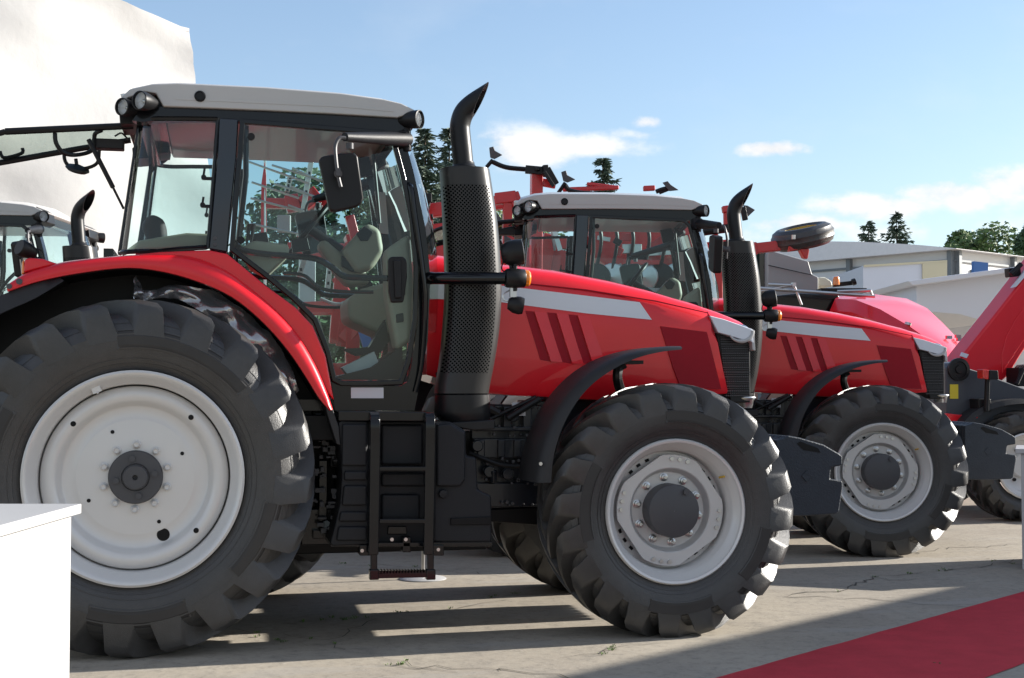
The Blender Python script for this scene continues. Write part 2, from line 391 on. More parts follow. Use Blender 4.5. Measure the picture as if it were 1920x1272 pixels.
def front_wheel(parent, loc, rot=0):
    m = MB()
    m.lathe([(.404, -.205), (.404, -.224), (.395, -.233), (.383, -.228), (.377, -.206), (.368, -.200), (.363, -.180), (.352, -.174), (.347, -.150), (.338, -.140), (.325, -.05), (.318, .12), (.404, .21)], n=80)
    w = m.build('front_wheel', RIM, parent, loc=loc, ang=50)
    t = tyre_mesh(.712, .404, .50, 20, .060); [p.build('sidewall_panel', RUBP, w, ang=60) for p in t.panels]; t.build('tyre', RUB, w, ang=38)
    p = MB(); n = 72; out = []; inn = []
    for k in range(n):
        a = 2*math.pi*k/n; r = .312
        for g in (34, 124, 214, 304):
            c = math.cos(a-R(g))
            if c > .5: r = min(r, .284/c)
        out.append((r*math.cos(a), r*math.sin(a))); inn.append((.236*math.cos(a), .236*math.sin(a)))
    p.ringp(out, inn, -.118, -.100)
    p.lathe([(.238, -.116), (.233, -.115), (.226, -.102), (.219, -.074), (.212, -.066), (.001, -.066)], n=64)
    p.lathe([(.335, -.055), (.22, -.055)], n=64)
    c2 = p.build('wheel_centre', RIM2, w, ang=40, bevel=.003)
    h = MB(); h.lathe([(.149, -.06), (.149, -.175), (.145, -.186), (.137, -.190), (.001, -.190)], n=48)
    a = R(58); c = Vector((math.cos(a)*.127, -.19, math.sin(a)*.127)); h.cyl(c, c+Vector((0, -.018, 0)), .018, 10)
    h.build('hub', HUB, w, ang=40)
    for k in range(10):
        a = R(36*k+25); c = Vector((math.cos(a)*.184, -.066, math.sin(a)*.184))
        b = MB(); b.lathe([(.024, 0), (.024, -.006), (.018, -.008), (.017, -.024), (.010, -.026), (.009, -.038), (.001, -.038)], c, n=12); b.build('wheel_nut', STEEL, w)
    b = MB()
    for g in (79, 169, 259, 349):
        for dd in (-9.5, 0, 9.5):
            a = R(g+dd); c = Vector((math.cos(a)*.288, -.118, math.sin(a)*.288)); b = MB(); b.cyl(c, c+Vector((0, -.012, 0)), .012, 8); b.build('rim_bolt', STEEL, w)
    hl = MB()
    for g in (34, 124, 214, 304):
        for dd in (-11, 0, 11):
            a = R(g+dd); c = Vector((math.cos(a)*.300, -.058, math.sin(a)*.300)); hl = MB(); hl.box(c, (.016, .005, .024), Matrix.Rotation(-a, 3, 'Y')); hl.build('rim_hole', DARK, w)
    v = MB(); a = R(33); c = Vector((math.cos(a)*.333, -.15, math.sin(a)*.333)); v.cyl(c, c+Vector((.01, -.05, .008)), .006, 8); v.build('valve', MATS['yellow_rim'], w)
    w.rotation_euler.y = rot
    return w

def lamp(parent, c, d, r, depth, name='work_light'):
    d = Vector(d).normalized(); c = Vector(c)
    b = MB(); b.lathe([(.001, -depth), (r*.55, -depth), (r*.92, -depth*.55), (r*1.1, -depth*.2), (r*1.12, .012), (r*1.0, .014), (r*.98, 0)], c, d, 24)
    o = b.build(name, SATIN, parent, ang=40)
    k = MB(); k.lathe([(r*.98, -.004), (r*.75, -.02), (r*.35, -.045), (.001, -.05)], c, d, 24); k.build('reflector', CHROME, o)
    k = MB(); k.lathe([(r*.98, .002), (r*.6, .010), (.001, .013)], c, d, 24)
    for i in range(3):
        a = i*2.09; 
    k.build('lens', LENS, o)
    k = MB(); k.ball(c-d*.03, r*.28, 10); k.build('bulb', STEEL, o)
    return o

# ------------------------------------------------------------------ the tractor (built once, near side traced at its own distance, then copied)
def build_tractor():
    T = empty('tractor', 'nearest red tractor, whole side in view, with the big grey-rimmed rear wheel', 'tractor', group='red tractors parked in a row')
    # ---- chassis and engine
    m = MB()
    m.box((.9, 0, .86), (2.4, .62, .52)); m.box((.15, 0, .92), (.9, .9, .62)); m.box((0, 0, .915), (.34, 1.3, .34))
    m.lathe([(.001, -.62), (.20, -.62), (.24, -.5), (.24, .5), (.20, .62), (.001, .62)], (0, 0, .915), n=24)
    m.box((-.45, 0, .75), (.35, .7, .5)); m.beam((-.5, -.3, .55), (-1.05, -.42, .5), .06, .08); m.beam((-.5, .3, .55), (-1.05, .42, .5), .06, .08)
    m.box((1.05, 0, .50), (1.9, .5, .18)); m.box((2.9, 0, .62), (.5, .3, .26))
    m.box((.95, -.62, 1.16), (.8, .4, .14)); m.box((.95, .62, 1.16), (.8, .4, .14))
    random.seed(3)
    for i in range(26):
        x = .35+random.random()*.75; z = .75+random.random()*.5
        m.box((x, -.52-random.random()*.14, z), (.05+.1*random.random(), .08, .03+.08*random.random()))
    m.build('chassis', DARK, T, bevel=.008)
    m = MB()
    e = lambda *p: xz(p, -.36)
    m.prism(e((885, 760), (1018, 760), (1018, 955), (885, 955)), -.34, .34)
    m.prism(e((885, 822), (1010, 822), (1010, 860), (885, 858)), -.41, -.3)
    m.prism(e((890, 800), (1016, 800), (1016, 808), (890, 808)), -.43, -.3)
    m.prism(e((880, 905), (1018, 905), (1018, 950), (880, 950)), -.40, -.3)
    for px in (897, 935, 965, 994): m.prism(e((px-6, 824), (px+8, 824), (px+8, 857), (px-6, 857)), -.432, -.3)
    for px in (912, 948, 985): m.prism(e((px-8, 762), (px+8, 762), (px+8, 803), (px-8, 803)), -.42, -.3)
    for px, py in ((893, 836), (960, 780), (990, 870), (950, 888), (915, 884)):
        c = A(px, py, -.40); m.cyl(c, c+Vector((0, -.05, 0)), .035, 12)
    m.cyl(A(925, 905, -.42), A(925, 882, -.44), .022, 12)
    m.box((2.75, 0, 1.05), (.9, .55, .5))
    m.build('engine', ENG, T, bevel=.007)
    random.seed(17); m = MB()
    for i in range(46):
        c = A(random.uniform(885, 1012), random.choice((766, 799, 812, 818, 862, 868, 900, 908, 945))+random.uniform(-3, 3), -.432); m.cyl(c, c+Vector((0, .03, 0)), random.uniform(.005, .011), 8)
    for i in range(60):
        c = A(random.uniform(588, 632), random.uniform(770, 1000), -.70); m.box(c, (random.uniform(.01, .05), .05, random.uniform(.006, .03)))
    for i in range(24):
        c = A(random.uniform(630, 770), random.uniform(752, 770), -.72); m.box(c, (random.uniform(.01, .05), .05, random.uniform(.006, .02)))
    tag(m.build('small_fittings', HUB, T, bevel=.002), kind='stuff')
    m = MB()
    m.tube(smooth_curve([A(880, 850, -.45), A(905, 860, -.47), (A(940, 872, -.48)), A(975, 874, -.47), A(1015, 866, -.44)]), .014, 8)
    m.tube([A(880, 805, -.47), A(1005, 745, -.47)], .013, 8); m.tube([A(952, 785, -.49), A(1012, 748, -.49)], .020, 8); m.tube([A(885, 748, -.48), A(935, 775, -.46)], .026, 8)
    for a, b, c in (((590, 775), (620, 840), (645, 905)), ((600, 745), (612, 800), (640, 850)), ((820, 700), (826, 725), (830, 760)), ((640, 770), (700, 758), (765, 768))):
        m.tube(smooth_curve([A(*a, -.5), A(*b, -.55), A(*c, -.5)]), .012, 6)
    m.build('hoses', SATIN, T)
    MB().prism(xz([(960, 755), (985, 755), (985, 780), (960, 780)], -.44), -.445, -.435).build('data_plate', PLATE, T)
    for px, py, r in ((606, 826, .012), (592, 860, .02), (622, 1000, .012), (700, 756, .016)):
        pass
    m = MB(); m.box(A(605, 920, -.62), (.05, .06, .34)); m.box(A(612, 1000, -.6), (.16, .1, .05)); m.cyl(A(612, 985, -.68), A(612, 985, -.6), .03, 12)
    m.box(A(600, 985, -.5), (.22, .2, .2)); m.build('hitch_valve', BLK, T, bevel=.006)
    m = MB(); m.beam((2.88, -.80, .69), (2.88, .80, .69), .16, .17); m.cyl((2.88, -.9, .69), (2.88, -.62, .69), .17, 20); m.cyl((2.88, .62, .69), (2.88, .9, .69), .17, 20)
    m.prism(xz([(915, 955), (1010, 950), (1010, 985), (915, 978)], -.35), -.36, -.28); m.prism(xz([(915, 955), (1010, 950), (1010, 985), (915, 978)], -.35), .28, .36)
    m.tube([(2.72, -.75, .66), (2.72, .75, .66)], .03, 10)
    m.build('front_axle', DARK, T, bevel=.01)
    # ---- wheels
    for f, loc in ((rear_wheel, (0.008, -.84, .915)), (front_wheel, (2.908, -.87, .692))):
        w = f(T, loc); mirror(w)
    # ---- rear fender
    U = [(12, 533), (45, 513), (90, 499), (130, 490), (215, 481), (300, 478), (360, 484), (420, 508), (470, 543), (520, 586), (560, 632), (590, 682), (612, 732), (625, 768)]
    Lo = [(14, 547), (60, 531), (105, 520), (150, 512), (210, 504), (262, 503), (330, 515), (400, 539), (450, 567), (500, 611), (540, 657), (572, 704), (598, 746), (618, 770)]
    Us = smooth_curve([(*p, 0) for p in U], 3); Ls = smooth_curve([(*p, 0) for p in Lo], 3)
    secs = []
    for a, b in zip(Us, Ls):
        u = A(a.x, a.y, -1.0); l = A(b.x, b.y, -1.0); d = (l-u)
        P = lambda f, y: Vector((u.x+d.x*f, y, u.z+d.z*f))
        secs.append([P(-.25, -.50), P(-.25, -.80), P(-.16, -.91), P(.0, -.972), P(.22, -.997), P(.6, -1.006), P(1, -1.0), P(1.02, -.975), P(.7, -.965), P(.25, -.93), P(.1, -.80), P(.1, -.50)])
    m = MB(); m.loft(secs); fen = m.build('rear_fender', RED, T, ang=50)
    m = MB()
    pan = [(250, 479), (300, 473.5), (392, 470), (426, 477), (496, 535), (552, 576), (586, 612), (610, 668), (626, 752), (612, 737), (588, 686), (558, 636), (518, 590), (468, 547), (418, 512), (358, 489), (300, 483)]
    m.prism(xz(pan, -.90), -.93, -.80); m.build('fender_panel', RED, fen, bevel=.012)
    m = MB()                                   # black extension and liner under the red lip
    E1 = [(110, 519), (60, 532), (14, 548), (-50, 580), (-120, 640), (-170, 720)]; E2 = [(120, 527), (66, 560), (14, 583), (-40, 612), (-95, 668), (-135, 740)]
    secs = []
    for a, b in zip(smooth_curve([(*p, 0) for p in E1], 3), smooth_curve([(*p, 0) for p in E2], 3)):
        u = A(a.x, a.y, -1.0); l = A(b.x, b.y, -1.0)
        secs.append([Vector((u.x, -.50, u.z)), Vector((u.x, -.98, u.z)), Vector((l.x, -1.01, l.z)), Vector((l.x, -.985, l.z)), Vector((u.x+(l.x-u.x)*.5, -.93, u.z+(l.z-u.z)*.5)), Vector((u.x+(l.x-u.x)*.3, -.50, u.z+(l.z-u.z)*.3))])
    m.loft(secs); m.build('fender_extension', PLAG, fen, ang=60)
    m = MB(); m.prism(xz([(-170, 720), (-120, 650), (14, 552), (130, 512), (262, 500), (350, 505), (470, 565), (560, 650), (612, 750), (600, 800), (-120, 800)], -.50), -.52, -.46)
    secs = []
    for b in Ls: 
        l = A(b.x, b.y, -1.0); secs.append([Vector((l.x, -.50, l.z+.02)), Vector((l.x, -.95, l.z+.01)), Vector((l.x, -.95, l.z-.004)), Vector((l.x, -.50, l.z))])
    m.loft(secs); m.build('wheel_arch_liner', DARK, fen)
    m = MB(); m.prism(xz([(606, 742), (622, 765), (634, 800), (637, 835), (630, 832), (612, 775)], -.95), -.99, -.70); m.build('mud_flap', PLAG, fen, bevel=.004)
    # crumpled film on the liner
    random.seed(5); g0 = smooth_curve([(252, 516, 0), (275, 545, 0), (320, 533, 0), (400, 546, 0), (450, 577, 0), (500, 622, 0), (535, 670, 0), (562, 738, 0)], 5)
    g1 = smooth_curve([(252, 560, 0), (275, 566, 0), (320, 560, 0), (385, 590, 0), (430, 620, 0), (470, 670, 0), (500, 715, 0), (530, 750, 0)], 5)
    m = MB(); vs = []; nn = 9
    for i, (a, b) in enumerate(zip(g0, g1)):
        for j in range(nn):
            p = a+(b-a)*(j/(nn-1)); q = A(p.x, p.y, -.90); amp = .022
            vs.append(q+Vector((random.uniform(-.01, .01), -.05*math.sin(j/(nn-1)*2.2)+random.uniform(-amp, amp)*.6+.028*math.sin(i*.9+j*.5), random.uniform(-.012, .012))))
    k = len(g0); m.add(vs, [[i*nn+j, i*nn+j+1, (i+1)*nn+j+1, (i+1)*nn+j] for i in range(k-1) for j in range(nn-1)])
    film = m.build('plastic_film', FILM, fen, ang=80); film.modifiers.new('sub', 'SUBSURF').levels = 1; film.modifiers['sub'].render_levels = 1
    # indicator housing, reflectors, side lamp at the back of the fender
    m = MB(); m.prism(xz([(46, 514), (48, 489), (56, 485), (82, 487), (112, 497), (80, 505)], -.90), -.95, -.74); hou = m.build('lamp_housing', RED, fen, bevel=.012)
    MB().prism(xz([(42, 516), (43, 492), (47, 488), (48, 514)], -.90), -.94, -.76).build('tail_lens', ORANGE, fen, bevel=.006)
    for px, py, r in ((36, 528, .016), (17, 537, .014)):
        c = A(px, py, -1.01); b = MB(); b.cyl(c, c+Vector((0, .02, 0)), r, 16); b.build('fender_plug', HUB, fen)
    m = MB(); c = A(51, 470, -.85); m.lathe([(.001, -.05), (.03, -.045), (.042, 0), (.045, .04), (.040, .05), (.001, .05)], c, (-.6, -.5, .25), 20); m.tube([c, c+Vector((.02, .0, -.06))], .012, 8)
    m.tube(smooth_curve([c+Vector((.03, 0, .01)), c+Vector((.07, 0, 0)), c+Vector((.085, 0, -.05))]), .004, 6); m.build('marker_lamp', SATIN, fen)
    mf = mirror(fen)
    # ---- cab
    yc = -.82
    m = MB()
    H = lambda pts, y=yc: xz(pts, y)
    # header beam, B pillars, A pillars, floor, rear posts; both sides
    hb = H([(248, 226), (262, 206), (306, 200), (500, 207), (745, 221), (762, 240), (740, 250), (600, 238), (456, 227), (408, 224), (300, 225), (268, 229)])
    # lower sill
    sill = H([(622, 719), (640, 724), (752, 724), (772, 712), (764, 770), (628, 770)])
    fl = H([(420, 480), (500, 540), (560, 590), (600, 650), (628, 770), (764, 770), (764, 760), (640, 745), (615, 680), (588, 610), (540, 565), (430, 482)])
    zl = A(600, 284, .66).z; dzf = zl-A(600, 238, yc).z
    for s in (1, -1):
        m.prism(hb if s > 0 else [(x, max(z, zl)) if z < zl+.02 else (x, z+.01) for x, z in hb], s*(yc+.005), s*(yc+.10)); m.prism(sill, s*(yc+.0), s*(yc+.12)); m.prism(fl, s*(yc+.03), s*(yc+.10))
    zt = A(400, 224, yc).z; xf = A(750, 240, yc).x; xr = A(262, 224, yc).x
    m.box(((xf+xr)/2, 0, zt+.09), (xf-xr, 1.5, .05))
    m.box((xr+.02, 0, zt+.03), (.06, 1.3, .12)); m.box((xf+.02, 0, zt+.05), (.06, 1.4, .10))
    zf = A(700, 760, yc).z
    m.box((.95, 0, zf+.0), (.95, 1.5, .06))
    for s in (1, -1):
        ap = H([(736, 247), (752, 240), (775, 325), (797, 430), (806, 520), (801, 640), (786, 720), (776, 770), (752, 770), (770, 690), (783, 600), (785, 500), (772, 400), (750, 295)], -.78)
        m.prism(ap, s*-.80, s*-.72)
        m.prism(H([(229, 478), (262, 228), (268, 228), (236, 476)], -.66), s*-.64, s*-.60)
    m.box((xr-.17+.0, 0, A(240, 478, -.6).z), (.05, 1.25, .06))
    m.build('cab', BLK, T, bevel=.006)
    cab = [o for o in T.children if o.name.split('.')[0] == 'cab'][0]
    for s in (1, -1):
        m = MB(); m.prism(H([(411, 222), (447, 224), (443, 300), (432, 400), (426, 474), (392, 468), (400, 380), (408, 290)]), s*(yc-.012), s*(yc+.06))
        m.build('door_pillar', NAVY, cab, bevel=.008)
    for s in (1, -1):
        m = MB()
        for px, py in ((403, 447), (403, 459)):
            c = A(px, py, yc-.012); c.y *= s; m.cyl(c, c+Vector((0, -.008*s, 0)), .010, 10)
        m.build('pillar_bolt', HUB, cab)
    # rear quarter pane with the rounded corner
    for s in (1, -1):
        m = MB(); cols = []
        bot = [(388, 464), (340, 467), (296, 472)]; top = [(408, 224), (350, 223), (306, 223)]
        for a, b in zip(top, bot):
            p, q = A(*a, yc), A(*b, yc); cols.append((p, q))
        p0, q0 = cols[-1]
        for k in range(1, 9):
            t = k/8*math.pi/2; off = Vector((-math.sin(t)*.13, (1-math.cos(t))*.15, 0)); offq = Vector((-math.sin(t)*.205, (1-math.cos(t))*.15, 0))
            cols.append((p0+off, q0+offq))
        vs = []
        for a, b in cols:
            for v in (a, b): vs.append((v.x, v.y*s, v.z))
        m.add(vs, [[2*i, 2*i+1, 2*i+3, 2*i+2] for i in range(len(cols)-1)])
        sw = m.build('side_window', GL, cab, ang=80)
        f = MB()
        op = H([(411, 221), (391, 468), (340, 471.5), (296, 476.5), (232, 481), (228, 476), (262, 221), (306, 219.5), (350, 219.5)]); ip = inset(op, .022)
        pts = [Vector((x, yc*s*1.004, z)) for x, z in H([(409, 222), (390, 466), (340, 469), (296, 474)])]
        f.tube(pts, .012, 6)
        low = [Vector((v[1].x, v[1].y*s*1.004, v[1].z)) for v in cols]; hi = [Vector((v[0].x, v[0].y*s*1.004, v[0].z)) for v in cols]
        f.tube(low, .013, 6); f.tube(hi, .013, 6); f.tube([hi[-1], low[-1]], .014, 6)
        f.build('window_seal', BLK, sw)
        f = MB()
        for px, py, h in ((382, 333, 30), (380, 385, 28)):
            c = A(px, py, yc-.004); c.y *= s; f.cyl(c+Vector((0, -.02*s, 0)), c+Vector((0, .01*s, 0)), .014, 12); f.beam(c+Vector((.004, .005*s, h*.0016)), c+Vector((-.004, .005*s, -h*.0004)), .012, .016); f.box(c+Vector((.02, .005*s, -.005)), (.05, .02, .016))
        f.build('window_hinge', SATIN, sw)
    # door
    D = [(450, 223), (600, 235), (722, 245), (742, 262), (760, 330), (776, 410), (785, 500), (783, 600), (770, 680), (755, 722), (700, 724), (640, 724), (622, 715), (609, 660), (586, 602), (546, 562), (492, 517), (430, 470), (437, 380), (446, 280)]
    outp = H(D, yc-.02); inn = inset(outp, .028)
    near_o = outp
    for s in (1, -1):
        outp = near_o if s > 0 else [(x, z+dzf) if z > 2.5 else (x, z) for x, z in near_o]; inn = inset(outp, .028)
        m = MB(); m.ringp(outp, inn, s*(yc-.035), s*(yc+.0)); dr = m.build('door', BLK, T, bevel=.006)
        gp = inset(outp, .022); g = MB(); g.add([(x, s*(yc-.022), z) for x, z in gp], [list(range(len(gp)))]); g.build('door_glass', GL, dr)
        m = MB(); hx = xz([(728, 486), (734, 481), (757, 481), (763, 488), (764, 520), (757, 567), (734, 568), (729, 545)], yc-.06); m.prism(hx, s*(yc-.055), s*(yc-.02)); m.prism(xz([(738, 487), (752, 487), (754, 560), (741, 560)], yc-.075), s*(yc-.078), s*(yc-.05))
        m.build('door_handle', SATIN, dr, bevel=.010)
        m = MB()
        m.tube(smooth_curve([A(441, 452, -.78), A(452, 468, -.78), A(500, 477, -.77), A(585, 484, -.76), A(620, 500, -.76), A(645, 518, -.76), A(680, 521, -.76), A(735, 522, -.78)]), .017, 8)
        m.tube(smooth_curve([A(530, 512, -.74), A(570, 517, -.74), A(600, 540, -.74), A(640, 547, -.74), A(700, 548, -.74)]), .010, 8)
        m.tube([A(461, 236, -.77), A(461, 330, -.775), A(447, 452, -.78)], .016, 8)
        if s < 0: m.v = [(x, -y, z) for x, y, z in m.v]
        m.build('grab_rail', BLK, dr)
        m = MB()
        for px, py in ((471, 256), (452, 450)):
            c = A(px, py, yc-.03); c.y *= s; m.cyl(c, c+Vector((0, .03*s, 0)), .020, 16)
        m.build('hinge_knob', SATIN, dr, bevel=.003)
        m = MB(); m.tube(smooth_curve([A(757, 340, -.86), A(766, 352, -.87), A(776, 400, -.88), A(791, 500, -.88), A(797, 570, -.87), A(796, 640, -.84)]), [.018]*26+[.017]*5, 10) if False else m.tube(smooth_curve([A(760, 348, -.80), A(770, 352, -.86), A(777, 400, -.87), A(791, 500, -.87), A(797, 570, -.86), A(790, 680, -.82), A(778, 735, -.80)]), .016, 10)
        if s < 0: m.v = [(x, -y, z) for x, y, z in m.v]
        m.build('hand_rail', BLK, T)
    # windscreen
    m = MB(); lf = [(748, 250), (772, 330), (795, 430), (804, 520), (799, 620)]; nn = 11; vs = []
    for px, py in lf:
        p = A(px, py, -.74)
        for j in range(nn):
            y = -.74+1.48*j/(nn-1); vs.append((p.x+.16*(1-(y/.74)**2), y, p.z))
    m.add(vs, [[i*nn+j, i*nn+j+1, (i+1)*nn+j+1, (i+1)*nn+j] for i in range(len(lf)-1) for j in range(nn-1)]); m.build('windscreen', GL, cab, ang=80)
    MB().prism(xz([(658, 727), (719, 727), (719, 747), (658, 747)], -.83), -.834, -.825).build('blank_plate', PLATE, cab)
    # interior
    def q(px, py, y): return A(px, py, y)
    m = MB(); c = q(650, 300, 0)
    zl = A(600, 284, .66).z; rl = [(1.36, zl), (1.0, zl-.004), (.4, zl), (-.08, zl), (-.12, zl+.05), (1.36, zl+.05)]
    m.prism(rl, -.70, .70); m.build('headliner', LINER, cab, bevel=.03)
    m = MB()                                   # front console and trim
    m.prism(xz([(655, 600), (652, 560), (680, 540), (760, 520), (790, 520), (790, 640), (745, 640)], -.3), -.25, .3)
    m.prism(xz([(640, 470), (690, 415), (715, 428), (722, 470), (700, 505), (668, 512)], -.2), -.16, .16)
    m.prism(xz([(596, 455), (612, 440), (650, 475), (690, 505), (700, 530), (655, 535), (632, 510)], -.2), -.09, .09)
    m.prism(xz([(720, 470), (765, 440), (772, 520), (768, 640), (740, 660), (722, 560)], -.62), -.70, -.50)
    m.build('dashboard', BEIGE, cab, bevel=.035, seg=3)
    m = MB(); m.prism(xz([(668, 438), (684, 424), (700, 436), (690, 452), (676, 452)], -.17), -.172, -.12); m.prism(xz([(640, 480), (668, 500), (662, 512), (640, 500)], -.1), -.14, .14)
    for px, py in ((735, 500), (745, 540), (742, 590)): m.prism(xz([(px, py), (px+14, py-3), (px+15, py+14), (px+1, py+16)], -.7), -.708, -.69)
    m.build('instrument_panel', SATIN, cab, bevel=.006)
    m = MB()
    m.prism(xz([(448, 470), (475, 455), (540, 462), (540, 482), (500, 520), (470, 505)], -.6), -.72, -.45)
    m.prism(xz([(560, 575), (600, 600), (625, 700), (616, 712), (600, 660)], -.76), -.80, -.60)
    m.prism(xz([(232, 474), (300, 470), (392, 466), (396, 440), (350, 438), (262, 452)], -.7), -.74, -.60)
    m.build('side_console', BEIGE, cab, bevel=.03)
    m = MB(); cc = q(580, 430, -.05)
    Mx = Matrix.Rotation(R(-52), 3, 'Y'); ring = [cc+Mx@Vector((math.cos(t)*.20, math.sin(t)*.20, 0)) for t in [2*math.pi*k/32 for k in range(33)]]
    m.tube(ring, .016, 8); m.cyl(cc, q(640, 470, -.05), .03, 12)
    for k in range(3): m.tube([cc, cc+Mx@Vector((math.cos(2.1*k)*.20, math.sin(2.1*k)*.20, 0))], .014, 6)
    m.build('steering_wheel', SATIN, cab)
    m = MB()
    sx = .30
    m.prism([(sx-.16, 1.42), (sx+.30, 1.44), (sx+.34, 1.54), (sx+.28, 1.58), (sx-.12, 1.57)], -.25, .25)
    m.prism([(sx-.16, 1.56), (sx-.03, 1.57), (sx-.14, 2.05), (sx-.23, 2.22), (sx-.33, 2.23), (sx-.32, 2.0)], -.23, .23)
    m.prism([(sx-.26, 2.16), (sx-.17, 2.16), (sx-.19, 2.36), (sx-.27, 2.40), (sx-.33, 2.33)], -.13, .13)
    m.box((sx+.05, 0, 1.33), (.35, .4, .2)); m.box((sx+.12, -.33, 1.72), (.36, .09, .07)); m.box((sx+.12, .33, 1.72), (.36, .12, .09))
    m.build('seat', SEAT, cab, bevel=.04, seg=3)
    m = MB(); m.prism(xz([(630, 706), (690, 690), (735, 660), (735, 622), (748, 622), (748, 700), (742, 712), (640, 712)], -.5), -.66, -.3); m.prism(xz([(640, 655), (690, 652), (720, 600), (728, 640), (712, 662), (668, 668)], -.35), -.42, -.3)
    for px in (452, 466, 474): m.tube([q(px-4, 460, -.55), q(px+2, 420, -.55)], [.006, .014], 8)
    m.build('pedals', SATIN, cab, bevel=.008)
    m = MB(); m.prism(xz([(640, 690), (700, 660), (712, 690), (650, 702)], -.55), -.6, -.45); m.prism(xz([(702, 360), (722, 362), (728, 440), (712, 438)], .62), .60, .615); m.build('papers', WHITE, cab)
    m = MB(); m.box(q(470, 445, -.5), (.02, .03, .03)); m.prism(xz([(660, 300), (690, 296), (700, 330), (668, 336)], .55), .5, .56); m.prism(xz([(470, 440), (500, 436), (506, 462), (474, 466)], -.45), -.48, -.44)
    m.tube(smooth_curve([q(463, 480, -.6), q(470, 492, -.6), q(520, 500, -.6)]), .008, 6); m.tube([q(700, 290, .3), q(712, 420, .3)], .012, 6); m.prism(xz([(545, 452), (575, 448), (580, 470), (548, 476)], -.3), -.36, -.3)
    m.build('controls', SATIN, cab, bevel=.006)
    # ---- roof
    zb = [(306, 200), (500, 207.5), (745, 221.5)]
    rp = [(222, 196), (228, 182), (244, 168), (285, 159), (332, 157), (500, 165), (640, 176), (720, 187), (752, 194), (778, 207), (770, 213), (745, 221), (620, 213.5), (500, 207.5), (400, 203.5), (306, 200), (293, 176), (270, 172), (240, 184)]
    Y0 = -.84
    bod = xz(rp, Y0)
    zc = sum(z for x, z in bod)/len(bod); m = MB()
    up = [(x*.985+.009, z-.012) for x, z in bod]; hi = [(x*.93+.045, z+.010) for x, z in bod]
    m.loft([[(x, y, z) for x, z in pp] for y, pp in ((-.845, bod), (-.70, [(x, z+.035 if z > zc+.03 else z) for x, z in bod]), (0, [(x, z+.07 if z > zc+.03 else z) for x, z in bod]), (.70, [(x, z+.035 if z > zc+.03 else z) for x, z in bod]), (.845, bod))])
    roof = m.build('roof', GREY, T, ang=28, bevel=.007)
    # raised side moulding
    MB().prism(xz([(330, 183), (362, 184), (364, 176), (388, 176), (391, 185), (640, 197), (735, 207), (738, 210), (640, 201), (330, 187)], -.846), -.8475, -.842).build('roof_moulding', GREY, roof)
    c = A(375, 181, -.846); m = MB(); m.lathe([(.030, .004), (.030, -.006), (.024, -.010), (.021, -.005), (.001, -.005)], c, n=24); m.box(c+Vector((0, -.006, 0)), (.010, .008, .04)); m.build('roof_plug', SATIN, roof)
    for s in (1, -1):
        fn = lambda p: Vector((p.x, p.y*s, p.z))
        m = MB(); m.prism(xz([(240, 190), (262, 176), (290, 178), (302, 200), (300, 212), (255, 216), (244, 206)], -.78), s*-.80, s*-.5); m.build('lamp_recess', SATIN, roof, bevel=.006); m = MB(); m.prism(xz([(752, 196), (772, 210), (776, 240), (758, 250), (748, 222)], -.78), s*-.80, s*-.5); m.build('lamp_recess', SATIN, roof, bevel=.006); m = MB()
        m.prism(xz([(224, 212), (262, 207), (262, 234), (226, 236)], -.7), s*-.74, s*-.4); m.build('lamp_recess', SATIN, roof, bevel=.006)
        lamp(roof, fn(A(264, 189, -.93)), (-.62, -.75*s, -.02), .046, .11)
        lamp(roof, fn(A(231, 201, -.86)), (-.62, -.75*s, -.02), .043, .11)
        lamp(roof, fn(A(784, 224, -.86)), (.72, -.55*s, -.02), .046, .13)
    # ---- raised rear window
    m = MB(); y1, y2 = -.62, -.22
    a, b, b0 = A(-14, 254, y1), A(10, 247, y1), A(250, 236, y1); c, d0 = A(-14, 308, y2), A(245, 263, y2)
    m.tube([b0, b], .019, 8); m.tube([b, a, a+Vector((-.05, .05, -.02)), c], .016, 8); m.tube([c, A(150, 279, y2), d0], .017, 8)
    rw = m.build('rear_window', SATIN, T)
    g = MB(); g.add([tuple(v) for v in (a, b, b0, d0, c)], [[0, 1, 2, 3, 4]]); g.build('glass', GLR, rw)
    m = MB(); m.tube(smooth_curve([A(103, 250, -.6), A(105, 268, -.6), A(118, 286, -.58), A(140, 291, -.55), (A(168, 285, -.5)), A(176, 272, -.5), A(178, 252, -.5), A(190, 245, -.55)]), .012, 8)
    m.tube(smooth_curve([A(120, 280, -.5), A(122, 302, -.5), A(135, 315, -.5), A(160, 316, -.5), A(182, 306, -.5), A(186, 282, -.5)]), .010, 8); m.build('window_handle', SATIN, rw)
    m = MB(); m.box(A(203, 272, -.45), (.17, .10, .055)); m.build('wiper_motor', PLAG, rw, bevel=.006)
    m = MB(); c = A(145, 318, -.5); m.lathe([(.001, -.012), (.05, -.012), (.066, 0), (.062, .012), (.001, .03)], c, (.25, -.35, .9), 20); m.tube([c, A(142, 298, -.5)], .010, 8); m.build('rear_mirror', SATIN, rw)
    m = MB(); p, q2, q3 = A(166, 262, -.60), A(212, 352, -.62), A(232, 392, -.63); m.tube([p, q2], .013, 8); m.tube([q2, q3], .007, 8); m.build('gas_strut', SATIN, rw)
    m = MB(); m.tube(smooth_curve([A(0, 284, -.25), A(8, 296, -.25), A(40, 288, -.25), A(42, 278, -.25)]), .010, 6); m.tube(smooth_curve([A(215, 256, -.4), A(228, 250, -.4), A(240, 262, -.4)]), .005, 6); m.build('window_latch', SATIN, rw)
